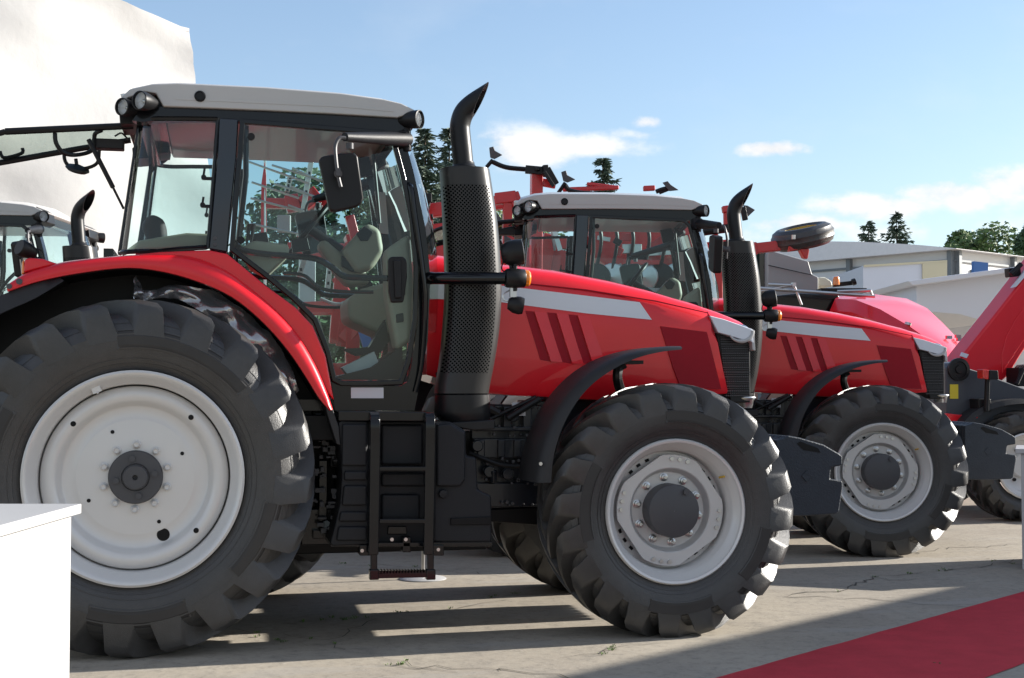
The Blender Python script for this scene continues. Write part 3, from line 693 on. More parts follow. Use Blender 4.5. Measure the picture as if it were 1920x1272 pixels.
    # ---- bonnet
    secpx = [((800, 703), (800, 480)), ((860, 722), (868, 488)), ((915, 738), (935, 499)), ((970, 742), (995, 505)), ((1020, 744), (1050, 512)), ((1120, 750), (1150, 531)), ((1200, 748), (1225, 549)), ((1290, 744), (1283, 566)), ((1330, 741), (1310, 573)), ((1367, 738), (1330, 580))]
    prof = [(-.43, 0, 0), (-.44, 0, .02), (-.44, .3, 0), (-.44, .6, 0), (-.44, 1, -.135), (-.434, 1, -.085), (-.418, 1, -.045), (-.385, 1, -.012), (-.33, 1, .008), (-.2, 1, .03), (0, 1, .04)]
    prof = prof+[(-y, f, d) for y, f, d in reversed(prof[:-1])]
    m = MB(); secs = []
    for i, (b, t) in enumerate(secpx):
        p, q2 = A(*b, -.44), A(*t, -.38); k = 1-.06*max(0, (i-6)/3)
        secs.append([(p.x+(q2.x-p.x)*f, y*k, p.z+(q2.z-p.z)*f+d) for y, f, d in prof])
    m.loft(secs); bon = m.build('bonnet', RED, T, ang=30)
    # nose cap
    m = MB(); secs = []
    for t, low, k in (((1328, 579.5), (1330, 592), .94), ((1352, 587), (1356, 598), .93), ((1376, 596), (1382, 606), .90), ((1398, 605), (1402, 614), .86), ((1409, 612), (1410, 618), .82), ((1412, 617), (1412, 622), .80)):
        q2, p = A(*t, -.38), A(*low, -.40); dz = q2.z-p.z
        hp = [(-.435, -dz), (-.437, -.045), (-.418, -.035), (-.385, -.010), (-.33, .008), (-.2, .03), (0, .04)]; hp = hp+[(-y, d) for y, d in reversed(hp[:-1])]
        secs.append([(q2.x+(p.x-q2.x)*0, y*k, q2.z+d) for y, d in hp]+[(q2.x, .3*k, p.z-.0), (q2.x, -.3*k, p.z-.0)])
    m.loft(secs); m.build('bonnet_nose', RED, bon, ang=30)
    for s in (1, -1):
        yb = -.44
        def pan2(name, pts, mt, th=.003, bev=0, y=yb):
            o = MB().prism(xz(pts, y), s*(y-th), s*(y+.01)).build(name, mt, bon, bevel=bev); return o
        pan2('side_stripe', [(803, 531), (860, 532), (940, 536), (1050, 549), (1199, 567), (1222, 600), (1100, 588), (940, 567), (803, 560)], SILV, .0035)
        pan2('side_grille', [(1238, 612), (1325, 623), (1352, 730), (1276, 726), (1262, 690)], DRED, .004)
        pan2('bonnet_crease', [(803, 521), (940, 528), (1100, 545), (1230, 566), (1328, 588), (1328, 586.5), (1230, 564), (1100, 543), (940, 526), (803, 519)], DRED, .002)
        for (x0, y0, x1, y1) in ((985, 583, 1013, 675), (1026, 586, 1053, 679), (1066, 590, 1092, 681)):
            pan2('vent_step_shade', [(x0, y0), (x0+15, y0+1.5), (x1+18, y1+3), (x1, y1)], DRED, .003)  # dark strip paints the shade of the left-facing vent step
            p, q2 = A(x0+16, y0+1.5, yb), A(x1+19, y1+3, yb); w = .075
            v = MB()
            v.add([(p.x, s*(yb-.016), p.z), (p.x+w, s*(yb-.001), p.z-.006), (q2.x, s*(yb-.016), q2.z), (q2.x+w+.01, s*(yb-.001), q2.z-.006), (p.x, s*(yb+.01), p.z), (q2.x, s*(yb+.01), q2.z)],
                  [[0, 1, 3, 2], [0, 2, 5, 4], [0, 4, 1], [2, 3, 5]])
            v.build('vent_louvre', RED, bon, ang=10)
        # lamp panel and lens
        yp = -.415
        o = MB().prism(xz([(1330, 592), (1358, 599), (1384, 608), (1411, 618), (1413, 645), (1404, 638), (1390, 637), (1368, 630), (1346, 624)], yp), s*(yp-.004), s*(yp+.07)).build('lamp_panel', SILV, bon, bevel=.006)
        c = A(1388, 622, yp+.01); lz = MB(); lz.ball(Vector((c.x, s*(c.y+.012), c.z)), .055, 18, (1.2, .42, .85)); lz.build('headlight', CHROM2, o)
        bz = MB(); bz.tube([Vector((c.x+math.cos(t)*.076, s*(c.y-.010), c.z+math.sin(t)*.060)) for t in [R(-165+170*k/16) for k in range(17)]], [.004+.010*math.sin(math.pi*min(1, k/12)*.5) for k in range(17)], 8); bz.prism(xz([(1405, 616), (1412, 620), (1414, 658), (1409, 656)], yp+.02), s*(yp-.0), s*(yp+.1)); bz.build('lamp_bezel', WHITE, o, bevel=.003)
    # ---- grille and front end
    m = MB(); m.prism(xz([(1336, 600), (1402, 622), (1407, 650), (1408, 756), (1370, 756), (1366, 735)], -.36), -.36, .36)
    gr = m.build('grille', SATIN, T, bevel=.01)
    m = MB()
    random.seed(8)
    for i in range(14):
        for j in range(26):
            p = A(1352+i*3.9+(j*1.1 if i < 99 else 0)*.35, 632+j*4.4, -.366)
            if p.x < A(1405, 700, -.366).x: m.box(p, (.010, .010, .004+.004*(j % 2)))
    m.build('grille_mesh', HUB, gr)
    m = MB(); p = A(1395, 750, -.30); m.lathe([(.001, .02), (.07, .02), (.075, .012), (.06, -.005), (.05, -.05), (.001, -.05)], (p.x-.0, -.30, p.z), (0, 0, 1), 24); m.build('filler_cap', STEEL, T)
    # ---- front weights
    wp = [(1455, 826), (1470, 822), (1478, 817), (1500, 821), (1545, 834), (1574, 851), (1580, 856), (1580, 873), (1559, 877), (1557, 898), (1580, 902), (1581, 912), (1574, 960), (1568, 964), (1510, 968), (1455, 968)]
    hole = [(1494, 832), (1500, 828), (1534, 841), (1538, 849), (1506, 844)]
    for k in range(6):
        y = -.30+k*.10; m = MB(); m.prism(xz(wp, -.30), y, y+.092); w = m.build('front_weight', CAST, T, bevel=.010)
        if k == 0:
            MB().prism(xz(hole, -.30), y-.003, y+.004).build('grip_hole', DARK, w)
            MB().prism(xz([(1502, 893), (1512, 882), (1522, 893), (1512, 904)], -.30), y-.007, y+.004).build('weight_emblem', CAST, w, bevel=.002)
    m = MB(); m.box((3.55, 0, .80), (.9, .5, .22)); m.build('weight_carrier', DARK, T, bevel=.01)
    # ---- front mudguards
    m = MB(); oc = [(1276, 650), (1240, 651), (1190, 660), (1140, 678), (1095, 708), (1058, 748), (1030, 795), (1010, 850), (1000, 905)]
    ic = [(1276, 656), (1240, 660), (1195, 671), (1150, 692), (1108, 722), (1076, 760), (1052, 805), (1037, 855), (1032, 905)]
    secs = []
    for a, b in zip(smooth_curve([(*p, 0) for p in oc], 4), smooth_curve([(*p, 0) for p in ic], 4)):
        u, v = A(a.x, a.y, -.99), A(b.x, b.y, -1.03); n = Vector((u.x-v.x, 0, u.z-v.z))
        g = n.normalized()*.012
        secs.append([Vector((u.x, -.62, u.z))+g*.5, Vector((u.x, -.985, u.z))+g*.2, Vector((u.x*.6+v.x*.4, -1.035, u.z*.6+v.z*.4)), Vector((v.x, -1.045, v.z)), Vector((v.x, -1.035, v.z)), Vector((u.x*.6+v.x*.4, -1.02, u.z*.6+v.z*.4))-g, Vector((u.x, -.97, u.z))-g, Vector((u.x, -.62, u.z))-g*.6])
    m.loft(secs); md = m.build('front_mudguard', PLAG, T, ang=60)
    m = MB(); m.tube(smooth_curve([A(1170, 682, -.80), A(1160, 690, -.80), A(1158, 712, -.80), A(1166, 740, -.7)]), .03, 8); m.tube([A(1166, 740, -.7), (2.88, -.62, .9)], .035, 8); m.box(A(1178, 680, -.8), (.12, .2, .02)); m.build('mudguard_bracket', SATIN, md)
    m = MB(); b = Vector(A(1014, 870, -1.05)); m.cyl(b, b+Vector((0, .02, 0)), .010, 10); b = A(1010, 875, -.8); m.cyl(b+Vector((-.02, 0, 0)), b, .01, 10); m.build('mudguard_bolt', STEEL, md)
    mirror(md)
    # ---- exhaust
    st = [(318, 827, 915, 0), (322, 825.5, 916, 0), (360, 828, 922, 0), (420, 831, 931, 0), (500, 834, 937, 0), (560, 834, 938, 0), (620, 830, 934, 0), (680, 824, 925, 0), (715, 818, 918, 0), (738, 815, 914, 0)]
    secs = []; ye = -.74
    fine = smooth_curve([(a, b, c) for a, b, c, d in st], 3)
    for v in fine:
        l, r = A(v.y, v.x, ye), A(v.z, v.x, ye); cx = (l.x+r.x)/2; hw = (r.x-l.x)/2; q = []
        for k in range(36):
            t = 2*math.pi*k/36-math.pi*.5*1.0; ct, sn = math.cos(t), math.sin(t); e = 2/2.7
            q.append((cx+hw*math.copysign(abs(ct)**e, ct), ye+.15*math.copysign(abs(sn)**e, sn), l.z))
        secs.append(q)
    m = MB(); m.loft(secs, True, True); ex = m.build('exhaust_stack', PERF, T, ang=50)
    me = ex.data; uvl = me.uv_layers.new(name='UVMap'); ztop = secs[0][0][2]; n = 36
    cx0 = sum(p[0] for p in secs[0])/n
    for poly in me.polygons:
        for li in poly.loop_indices:
            v = me.vertices[me.loops[li].vertex_index]; idx = v.index % n; row = v.index//n
            if row < len(secs):
                cxx = sum(p[0] for p in secs[row])/n; q = v.co
                uvl.data[li].uv = (.165+(q.x-cxx), ztop-q.z) if q.y < ye-.02 else (-1, 0)
            if len(poly.vertices) > 4: uvl.data[li].uv = (-1, 0)
    secs = []
    for py, x0, x1, dd in ((737, 822, 913, .13), (741, 816, 917, .15), (772, 815, 918, .152), (780, 817, 918, .150), (784, 822, 917, .145), (800, 830, 916, .135), (804, 836, 910, .12)):
        l, r = A(x0, py, ye), A(x1, py, ye); cx = (l.x+r.x)/2; hw = (r.x-l.x)/2
        secs.append([(cx+hw*math.copysign(abs(math.cos(t))**.8, math.cos(t)), ye+dd*math.copysign(abs(math.sin(t))**.8, math.sin(t)), l.z) for t in [2*math.pi*k/36 for k in range(36)]])
    m = MB(); m.loft(secs); m.build('stack_base', SATIN, ex, ang=50)
    m = MB(); m.prism(xz([(826, 792), (918, 786), (918, 804), (880, 806), (840, 800)], ye), ye-.155, ye+.12); m.build('stack_bracket', SATIN, ex, bevel=.008)
    m = MB(); path = smooth_curve([A(870, 325, ye), A(867, 290, ye), A(863, 250, ye), A(863, 232, ye), A(870, 212, ye), A(886, 197, ye), A(912, 182, ye)], 5)
    rr = .058; P = path; secs = []
    for i, p in enumerate(P):
        t = (P[min(i+1, len(P)-1)]-P[max(i-1, 0)]).normalized(); nrm = Vector((0, 1, 0)); b = t.cross(nrm)
        secs.append([p+(nrm*math.cos(2*math.pi*k/24)+b*math.sin(2*math.pi*k/24))*rr for k in range(24)])
    # slanted cut at the mouth
    c0, c1 = A(846, 240, ye), A(914, 167, ye); mouthA, mouthB = A(911, 168, ye), A(888, 216, ye)
    cutn = Vector((mouthB.z-mouthA.z, 0, -(mouthB.x-mouthA.x))).normalized()
    if cutn.x < 0: cutn = -cutn
    out = []; zb_ = A(870, 236, ye).z
    for i, q in enumerate(secs):
        t = (P[min(i+1, len(P)-1)]-P[max(i-1, 0)]).normalized(); dn = t.dot(cutn)
        if P[i].z > zb_ and (P[i]-mouthA).dot(cutn) > 0: break
        w = []
        for v in q:
            dd = (v-mouthA).dot(cutn); w.append(v-t*(dd/dn) if dd > 0 and P[i].z > zb_ and dn > .2 else Vector(v))
        out.append(w)
    t = (P[-1]-P[-2]).normalized(); dn = t.dot(cutn)
    out.append([v-t*((v-mouthA).dot(cutn)/dn) for v in secs[-1]])
    Mz = Matrix.Rotation(R(-20), 3, 'Z'); px0 = Vector((A(866, 290, ye).x, ye, 0)); out = [[px0+Mz@(v-px0) for v in q] for q in out]
    m.loft(out, True, False)
    inn = []
    for q in reversed(out):
        c = sum(q, Vector())/len(q); inn.append([c+(v-c)*.93 for v in q])
    m.loft([out[-1]]+inn[:max(6, len(inn)//2)], True, False)
    pp = m.build('exhaust_pipe', SATIN, ex, ang=50)
    m = MB(); c = A(870, 314, ye); m.lathe([(.075, -.02), (.075, .0), (.062, .012), (.058, .03)], c, (0, 0, 1), 24); m.build('pipe_collar', SATIN, ex)
    # ---- indicator arms
    m = MB(); a, b = A(792, 522, -.76), A(952, 522, -1.10)
    m.tube([a, a+(b-a)*.18], [.040, .032], 14); m.tube([a+(b-a)*.16, b], .034, 14); arm = m.build('indicator_arm', BLK, T)
    m = MB(); c = A(966, 522, -1.10); m.lathe([(.001, -.058), (.046, -.055), (.052, -.045), (.054, .0), (.050, .05), (.044, .055), (.001, .055)], c, (1, 0, 0), 24); m.cyl(c+Vector((0, 0, -.07)), c+Vector((0, 0, .08)), .012, 8)
    m.build('indicator_housing', SATIN, arm, ang=50)
    m = MB(); c = A(988, 522, -1.10); m.lathe([(.046, -.03), (.046, .006), (.036, .016), (.001, .018)], c, (1, 0, 0), 24); m.build('indicator_lens', ORANGE, arm)
    m = MB(); c = A(958, 475, -1.08); m.lathe([(.001, -.055), (.045, -.05), (.066, -.02), (.072, .02), (.070, .062), (.062, .066)], c, (.9, -.1, .12), 24); m.cyl(c+Vector((.0, 0, -.06)), c+Vector((.01, 0, -.13)), .012, 10); m.tube(smooth_curve([c+Vector((-.04, 0, -.04)), c+Vector((-.05, 0, -.09)), c+Vector((.0, 0, -.12))]), .004, 6)
    q2 = m.build('position_lamp', SATIN, arm, ang=50)
    MB().lathe([(.063, .064), (.03, .072), (.001, .074)], c, (.9, -.1, .12), 24).build('lens', LENS, q2)
    m = MB(); c = A(967, 572, -1.08); m.lathe([(.001, -.045), (.030, -.042), (.046, -.012), (.050, .02), (.044, .042), (.001, .044)], c, (.95, -.1, -.15), 22); m.build('lower_lamp', SATIN, arm, ang=50)
    m = MB(); m.box(A(962, 549, -1.09), (.035, .02, .05)); m.tube(smooth_curve([A(955, 545, -1.1), A(944, 552, -1.1), (A(944, 562, -1.1)), A(955, 565, -1.09)]), .004, 6); m.build('lamp_bracket', STEEL, arm)
    mirror(arm)
    # ---- mirrors
    ym = -1.22
    m = MB(); m.prism(xz([(598, 300), (604, 293), (640, 287), (664, 286), (671, 292), (682, 372), (679, 381), (668, 388), (628, 397), (618, 394)], ym), ym, ym+.07); mh = m.build('wing_mirror', SATIN, T, bevel=.022, seg=3)
    m = MB(); p0, p1 = A(764, 262, -.80), A(646, 257, -1.22); m.tube([p0, p0+(p1-p0)*.12, p1], [.042, .042, .024], 12)
    m.box(A(757, 262, -.80), (.06, .07, .09)); m.cyl(A(762, 240, -.80), A(764, 284, -.8), .024, 12); m.build('mirror_arm', PLA, mh, bevel=.004)
    m = MB(); m.tube(smooth_curve([A(648, 259, -1.24), A(636, 260, -1.25), A(629, 275, -1.26), A(630, 300, -1.27), A(634, 330, -1.27), A(639, 351, -1.27)]), .010, 8); m.cyl(A(634, 326, -1.28), A(634, 326, -1.20), .022, 14); m.box(A(634, 323, -1.285), (.022, .02, .04)); m.cyl(A(656, 269, -1.2), A(656, 280, -1.2), .02, 12); m.build('mirror_tube', HUB, mh)
    mirror(mh)
    # ---- tank, steps
    yt = -.98
    m = MB(); m.prism(xz([(634, 792), (640, 789), (690, 790), (690, 1022), (622, 1024), (619, 1018), (628, 985), (637, 945), (641, 890), (638, 840)], yt), yt, -.52)
    m.prism(xz([(688, 790), (800, 790), (800, 1020), (688, 1020)], yt+.10), yt+.10, -.52)
    ft = m.build('fuel_tank', PLA, T, bevel=.018, seg=3)
    for y0, y1, l in ((792, 874, 637), (880, 901, 641), (907, 948, 640), (956, 978, 634), (984, 1014, 630)):
        MB().prism(xz([(l+4, y0+3), (688, y0+3), (688, y1), (l+3 if y0 < 900 else l, y1)], yt), yt-.022, yt+.02).build('tank_rib', PLA, ft, bevel=.012)
    for pts in ([(714, 796), (792, 796), (792, 872), (714, 872)], [(714, 886), (796, 886), (796, 912), (714, 912)], [(714, 926), (786, 926), (786, 972), (714, 972)]):
        MB().prism(xz(pts, yt+.10), yt+.07, yt+.13).build('tank_panel', PLA, ft, bevel=.015)
    m = MB(); m.prism(xz([(728, 987), (762, 987), (764, 1003), (726, 1003)], yt+.08), yt+.085, yt+.12); m.prism(xz([(752, 1005), (768, 1005), (768, 1034), (752, 1034)], yt+.08), yt+.02, yt+.1); m.build('step_latch', BLK, ft, bevel=.006)
    m = MB(); m.prism(xz([(674, 1022), (694, 1022), (694, 1042), (674, 1042)], yt), yt-.01, yt+.1); m.prism(xz([(810, 1022), (832, 1022), (832, 1042), (810, 1042)], yt), yt-.01, yt+.1); m.prism(xz([(620, 1019), (925, 1017), (925, 1026), (620, 1027)], yt), yt+.02, -.55); m.build('tank_strap', BLK, ft, bevel=.004)
    for px, py in ((679, 1033), (822, 1031), (735, 1012), (761, 1012)):
        c = A(px, py, yt-.012); b = MB(); b.cyl(c, c+Vector((0, .02, 0)), .010, 8); b.build('strap_bolt', STEEL, ft)
    m = MB(); m.prism(xz([(815, 793), (843, 790), (874, 808), (875, 855), (894, 858), (897, 918), (922, 930), (923, 965), (923, 1018), (813, 1018)], yt), yt+.01, -.52)
    tb = m.build('tool_box', PLA, T, bevel=.015, seg=3)
    MB().prism(xz([(818, 797), (842, 794), (871, 811), (871, 900), (862, 912), (818, 912)], yt), yt-.022, yt+.03).build('box_lid', PLA, tb, bevel=.012, seg=3)
    MB().prism(xz([(845, 972), (921, 969), (921, 984), (845, 985)], yt), yt-.004, yt+.02).build('box_groove', DARK, tb, bevel=.004)
    m = MB(); c = A(830, 926, yt); m.lathe([(.001, -.03), (.022, -.028), (.026, -.01), (.02, .01)], c, n=8); m.build('box_knob', PLA, tb)
    ML = MB(); yl = -1.05
    for x in (702, 805):
        pts = smooth_curve([A(x-1, 786, yl+.10), A(x, 780, yl+.05), A(x+1, 790, yl), A(x+1, 830, yl), A(x, 900, yl), A(x-2, 1040, yl)], 4)
        for a, b in zip(pts[:-1], pts[1:]): pass
        secs = []
        for i, p in enumerate(pts):
            t = (pts[min(i+1, len(pts)-1)]-pts[max(i-1, 0)]).normalized(); b = t.cross(Vector((1, 0, 0))).normalized()
            secs.append([p+Vector((dx, 0, 0))+b*db for dx, db in ((-.026, -.02), (.026, -.02), (.026, .02), (-.026, .02))])
        ML.loft(secs)
        ML.beam(A(x+(-1 if x < 750 else 2), 1035, yl), A(x+(-1 if x < 750 else 2), 1085, yl), .035, .028)
        ML.box(A(x+(-1 if x < 750 else 2), 1077, yl), (.05, .05, .055))
    ML.prism(xz([(634, 771), (812, 773), (812, 790), (634, 789)], -.98), -1.0, -.66)
    ld = ML.build('ladder', BLK, T, bevel=.005)
    for y in (879, 977): MB().prism(xz([(711, y-4), (799, y-4), (799, y+4), (711, y+4)], yl), yl-.02, yl+.12).build('rung', BLK, ld, bevel=.004)
    m = MB(); m.prism(xz([(708, 1075), (800, 1073), (800, 1082), (708, 1084)], yl), yl-.02, yl+.09)
    for k in range(16):
        p = A(711+k*5.7, 1072.5, yl); m.box(p+Vector((0, .03, 0)), (.008, .09, .012))
    m.build('rung', BLK, ld)
    return T
# ------------------------------------------------------------------ ground
def ground_material():
    m = bpy.data.materials.new('worn_concrete'); m.use_nodes = True; t = m.node_tree; b = t.nodes['Principled BSDF']
    tc = t.nodes.new('ShaderNodeTexCoord'); src = tc.outputs['Object']
    def nz(sc, det, ro, v=src):
        n = t.nodes.new('ShaderNodeTexNoise'); n.inputs['Scale'].default_value = sc; n.inputs['Detail'].default_value = det; n.inputs['Roughness'].default_value = ro
        t.links.new(v, n.inputs['Vector']); return n.outputs['Fac']
    def ramp(f, lo, hi):
        r = t.nodes.new('ShaderNodeMapRange'); r.interpolation_type = 'SMOOTHSTEP'; r.inputs['From Min'].default_value = lo; r.inputs['From Max'].default_value = hi; t.links.new(f, r.inputs['Value']); return r.outputs[0]
    big = nz(.45, 6, .6); mid = nz(3.2, 7, .65); fine = nz(13, 10, .86); grit = nz(34, 8, .85)
    c = mixc(t, ramp(big, .35, .68), (.30, .262, .212), (.385, .340, .275))
    c = mixc(t, mth(t, 'MULTIPLY', ramp(mid, .50, .72), .40), c, (.21, .19, .165))
    c = mixc(t, mth(t, 'MULTIPLY', ramp(fine, .47, .66), .55), c, (.12, .112, .10))
    c = mixc(t, mth(t, 'MULTIPLY', ramp(grit, .53, .66), .6), c, (.46, .43, .38))
    st = t.nodes.new('ShaderNodeMapping'); st.inputs['Scale'].default_value = (.5, 2.2, 1); t.links.new(src, st.inputs[0])
    c = mixc(t, mth(t, 'MULTIPLY', ramp(nz(1.1, 5, .62, st.outputs[0]), .57, .63), .30), c, (.36, .34, .31))
    t.links.new(c, b.inputs['Base Color']); b.inputs['Roughness'].default_value = .88; b.inputs['Specular IOR Level'].default_value = .25
    bp = t.nodes.new('ShaderNodeBump'); bp.inputs['Strength'].default_value = .5; bp.inputs['Distance'].default_value = .004
    t.links.new(mth(t, 'ADD', mth(t, 'MULTIPLY', grit, .6), mth(t, 'ADD', fine, mth(t, 'MULTIPLY', mid, 2.5))), bp.inputs['Height']); t.links.new(bp.outputs[0], b.inputs['Normal'])
    MATS['ground'] = m; return m
g = MB(); g.add([(-1500, -600, 0), (1500, -600, 0), (1500, 2400, 0), (-1500, 2400, 0)], [[0, 1, 2, 3]])
tag(g.build('ground', ground_material()), kind='structure')
CRK = mat('crack_dirt', (.085, .075, .060), .95, var=.3, vscale=20)
LEAFG = mat('weed_green', (.10, .17, .035), .7, var=.3, vscale=15)
random.seed(21)
cr = MB(); weedpts = []
def crack(px, w=.0032, seg=.09, jit=.035, weeds=.0):
    P = [AZ(x, y) for x, y in px]; pts = []
    for a, b in zip(P[:-1], P[1:]):
        n = max(2, int((b-a).length/seg))
        for i in range(n): pts.append(a+(b-a)*(i/n)+Vector((random.gauss(0, jit), random.gauss(0, jit), 0)))
    pts.append(P[-1]); L_ = []; R_ = []
    for i, p in enumerate(pts):
        t = (pts[min(i+1, len(pts)-1)]-pts[max(i-1, 0)]).normalized(); nn = Vector((-t.y, t.x, 0)); ww = w*random.uniform(.25, 1.2)*(0.3 if i in (0, len(pts)-1) else 1)
        L_.append(p+nn*ww); R_.append(p-nn*ww)
        if random.random() < weeds*.5: weedpts.append(p)
    n = len(pts); cr.add([(v.x, v.y, .004) for v in L_+R_], [[i, i+1, n+i+1, n+i] for i in range(n-1)])
crack([(380, 1178), (520, 1190), (610, 1202), (700, 1160), (760, 1148), (880, 1138), (960, 1118), (1060, 1112)], weeds=.35)
crack([(560, 1204), (640, 1212), (720, 1240), (860, 1262)], weeds=.1)
crack([(740, 1246), (830, 1252), (960, 1262), (1100, 1275)], .006, weeds=.12)
crack([(600, 1057), (690, 1060), (760, 1063), (860, 1074), (960, 1082)], .006, weeds=.25)
crack([(1465, 1117), (1560, 1108), (1640, 1083), (1700, 1078), (1770, 1070), (1850, 1062), (1930, 1046)], .006, weeds=.3)
crack([(1465, 1116), (1540, 1120), (1640, 1124), (1760, 1135), (1840, 1142)], .006, weeds=.15)
crack([(1640, 1083), (1690, 1091), (1720, 1086)], .006, weeds=.2)
crack([(1850, 1046), (1880, 1055), (1930, 1062)], .008, weeds=.3)
crack([(1060, 1232), (1130, 1226), (1180, 1214), (1240, 1206)], .005, weeds=.3)
crack([(1700, 1040), (1760, 1030), (1920, 1022)], .008, weeds=.15)
tag(cr.build('pavement_cracks', CRK, recalc=False), kind='structure')
wd = MB()
for x, y in ((625, 1161), (640, 1163), (655, 1162), (668, 1160), (605, 1165), (565, 1168), (745, 1150), (930, 1118), (920, 1121), (967, 1114), (1146, 1214), (1150, 1220), (1130, 1228), (1640, 1083), (1770, 1070), (1705, 1077), (1860, 1052), (1756, 1246), (752, 1248), (756, 1247), (520, 1202), (535, 1204), (480, 1196), (700, 1062), (640, 1058), (780, 1064)):
    for k in range(2): weedpts.append(AZ(x+random.gauss(0, 3), y+random.gauss(0, .8)))
for p in weedpts:
    for k in range(7):
        a = random.uniform(0, 6.28); l = random.uniform(.008, .022); d = Vector((math.cos(a), math.sin(a), 0)); q = p+d*random.uniform(0, .02)
        sd = Vector((-d.y, d.x, 0))*.0035; tip = q+d*l*.7+Vector((0, 0, l*random.uniform(.4, 1.0)))
        md = (q+tip)/2+Vector((0, 0, .006)); wd.add([q-sd*.4, md-sd, tip, md+sd], [[0, 1, 2, 3]])
tag(wd.build('weeds', LEAFG, recalc=False), kind='stuff', label='small green weeds growing along the pavement cracks', cat='weeds')

# carpet
CARP = mat('red_carpet', (.52, .045, .060), .95, var=.22, vscale=5, bump=.6, bscale=260, spec=.15, var2=.12, v2scale=120)
a, b, c, d = AZ(1345, 1272), AZ(1920, 1110), AZ(1920, 1243), AZ(1850, 1272)
u = (b-a).normalized(); n_ = Vector((u.y, -u.x, 0)); wdt = abs((d-a).dot(n_))
m = MB(); P0 = a-u*2.2; nn = 60; vs = []
for i in range(nn+1):
    p = P0+u*(i*.16)
    for j, w in enumerate((0, .03, wdt*.5, wdt-.03, wdt)):
        q = p+n_*(w+(random.gauss(0, .003) if j in (0, 4) else 0)); vs.append((q.x, q.y, .004 if j in (0, 4) else .010+.0015*math.sin(i*.7+j)))
m.add(vs, [[i*5+j, i*5+j+1, (i+1)*5+j+1, (i+1)*5+j] for i in range(nn) for j in range(4)])
tag(m.build('carpet', CARP, ang=80), 'long dark red carpet runner laid across the pavement', 'carpet')

# ------------------------------------------------------------------ display counters
def counter(name, corner, w, d, h, ax, label, grp=None):
    e = empty(name, label, 'counter', (corner.x, corner.y, 0), ax, grp)
    m = MB(); m.box((-w/2, -d/2, (h-.035)/2), (w, d, h-.035)); m.build('body', WHITE, e, bevel=.003)
    m = MB(); m.box((-w/2+.0, -d/2, h-.016), (w+.05, d+.05, .032)); m.build('top', WHITE, e, bevel=.003)
    m = MB(); m.box((-w/2, -d/2, .006), (w-.06, d-.06, .012)); m.build('plinth', SATIN, e)
    return e
dep = 3.3
cA = AD(134, 962, dep); hA = AD(148, 946, dep).z
counter('display_counter', cA, .9, 1.8, hA, -YAW, 'white display counter in front of the big rear wheel, cut off by the left edge')
# the right one: only its left edge shows
gp = AZ(1917, 1068); cB = Vector((gp.x, gp.y, 0)); hB = 1.37-(842-730)/FPX*((gp-CAM).dot(FWD))
e = empty('display_counter', 'slim white counter at the right edge behind the red carpet', 'counter', (cB.x, cB.y, 0), -YAW-R(20.6))
m = MB(); m.box((.55, .35, hB/2-.02), (1.1, .7, hB-.04)); m.build('body', WHITE, e, bevel=.003)
m = MB(); m.box((.54, .35, hB-.018), (1.16, .76, .036)); m.build('top', WHITE, e, bevel=.003)
# flag foot
m = MB(); c = AZ(793, 1086); m.lathe([(.001, .03), (.05, .028), (.15, .012), (.17, .004), (.17, .0)], (0, 0, .002), (0, 0, 1), 28)
e = empty('flag_stand', 'flat grey flag foot with thin pole behind the steps of the nearest tractor', 'flag stand', (c.x, c.y, 0))
m.build('foot', WHITE, e); MB().cyl((0, 0, .02), (.01, .0, 1.0), .014, 12).build('pole', STEEL, e)

# ------------------------------------------------------------------ tents and buildings
def slab(m, poly, n, th):        # thick slab from a 3-D polygon
    k = len(poly); off = n*th
    m.add(list(poly)+[p+off for p in poly], [list(range(k)), list(range(2*k-1, k-1, -1))]+[[i, (i+1) % k, k+(i+1) % k, k+i] for i in range(k)])
dirA = RGT*math.sin(R(41.5))+Vector((FWD.x, FWD.y, 0)).normalized()*math.cos(R(41.5))      # along the fronts of the stands
dirB = Vector((-dirA.y, dirA.x, 0))
dT = 14.0
top = AD(355, 56, dT); low = AD(414, 470, dT); low = low+(low-top)*((low.z)/(top.z-low.z)); low.z = 0
e = empty('white_tent', 'huge white fabric tent wall rising at the upper left behind the tractors', 'tent', (low.x, low.y, 0))
o = Vector((low.x, low.y, 0))
m = MB(); t0 = top-o; l0 = low-o; Lw = 16
nu, nv = 60, 40; vs = []; random.seed(4)
for i in range(nu+1):
    for j in range(nv+1):
        f = j/nv; p = l0+(t0-l0)*f-dirA*(Lw*i/nu)+Vector((0, 0, .25*f*math.sin(i*.16)))
        p = p+(-dirB)*(.10*math.sin(j*.45+i*.32)*math.sin(i*.31)+.05*math.sin(j*.21-i*.55+1)*math.sin(j*.33)+random.gauss(0, .010)); vs.append(p)
m.add(vs, [[i*(nv+1)+j, i*(nv+1)+j+1, (i+1)*(nv+1)+j+1, (i+1)*(nv+1)+j] for i in range(nu) for j in range(nv)])
m.build('wall', TENT, e, ang=80)
m = MB(); inl = dirB*8+Vector((0, 0, -.2))
slab(m, [l0+dirB*.05, t0+dirB*.05, t0+dirB*8, l0+dirB*8], -dirA, .06); m.build('end_wall', TENT, e)
m = MB(); slab(m, [t0+Vector((0, 0, -.03)), t0-dirA*Lw+Vector((0, 0, -.03)), t0-dirA*Lw+dirB*8+Vector((0, 0, 1.2)), t0+dirB*8+Vector((0, 0, 1.2))], Vector((0, 0, 1)), .05); m.build('roof', TENT, e)
# window strip and rail low on the wall, left
pw = AD(40, 500, 11)-o
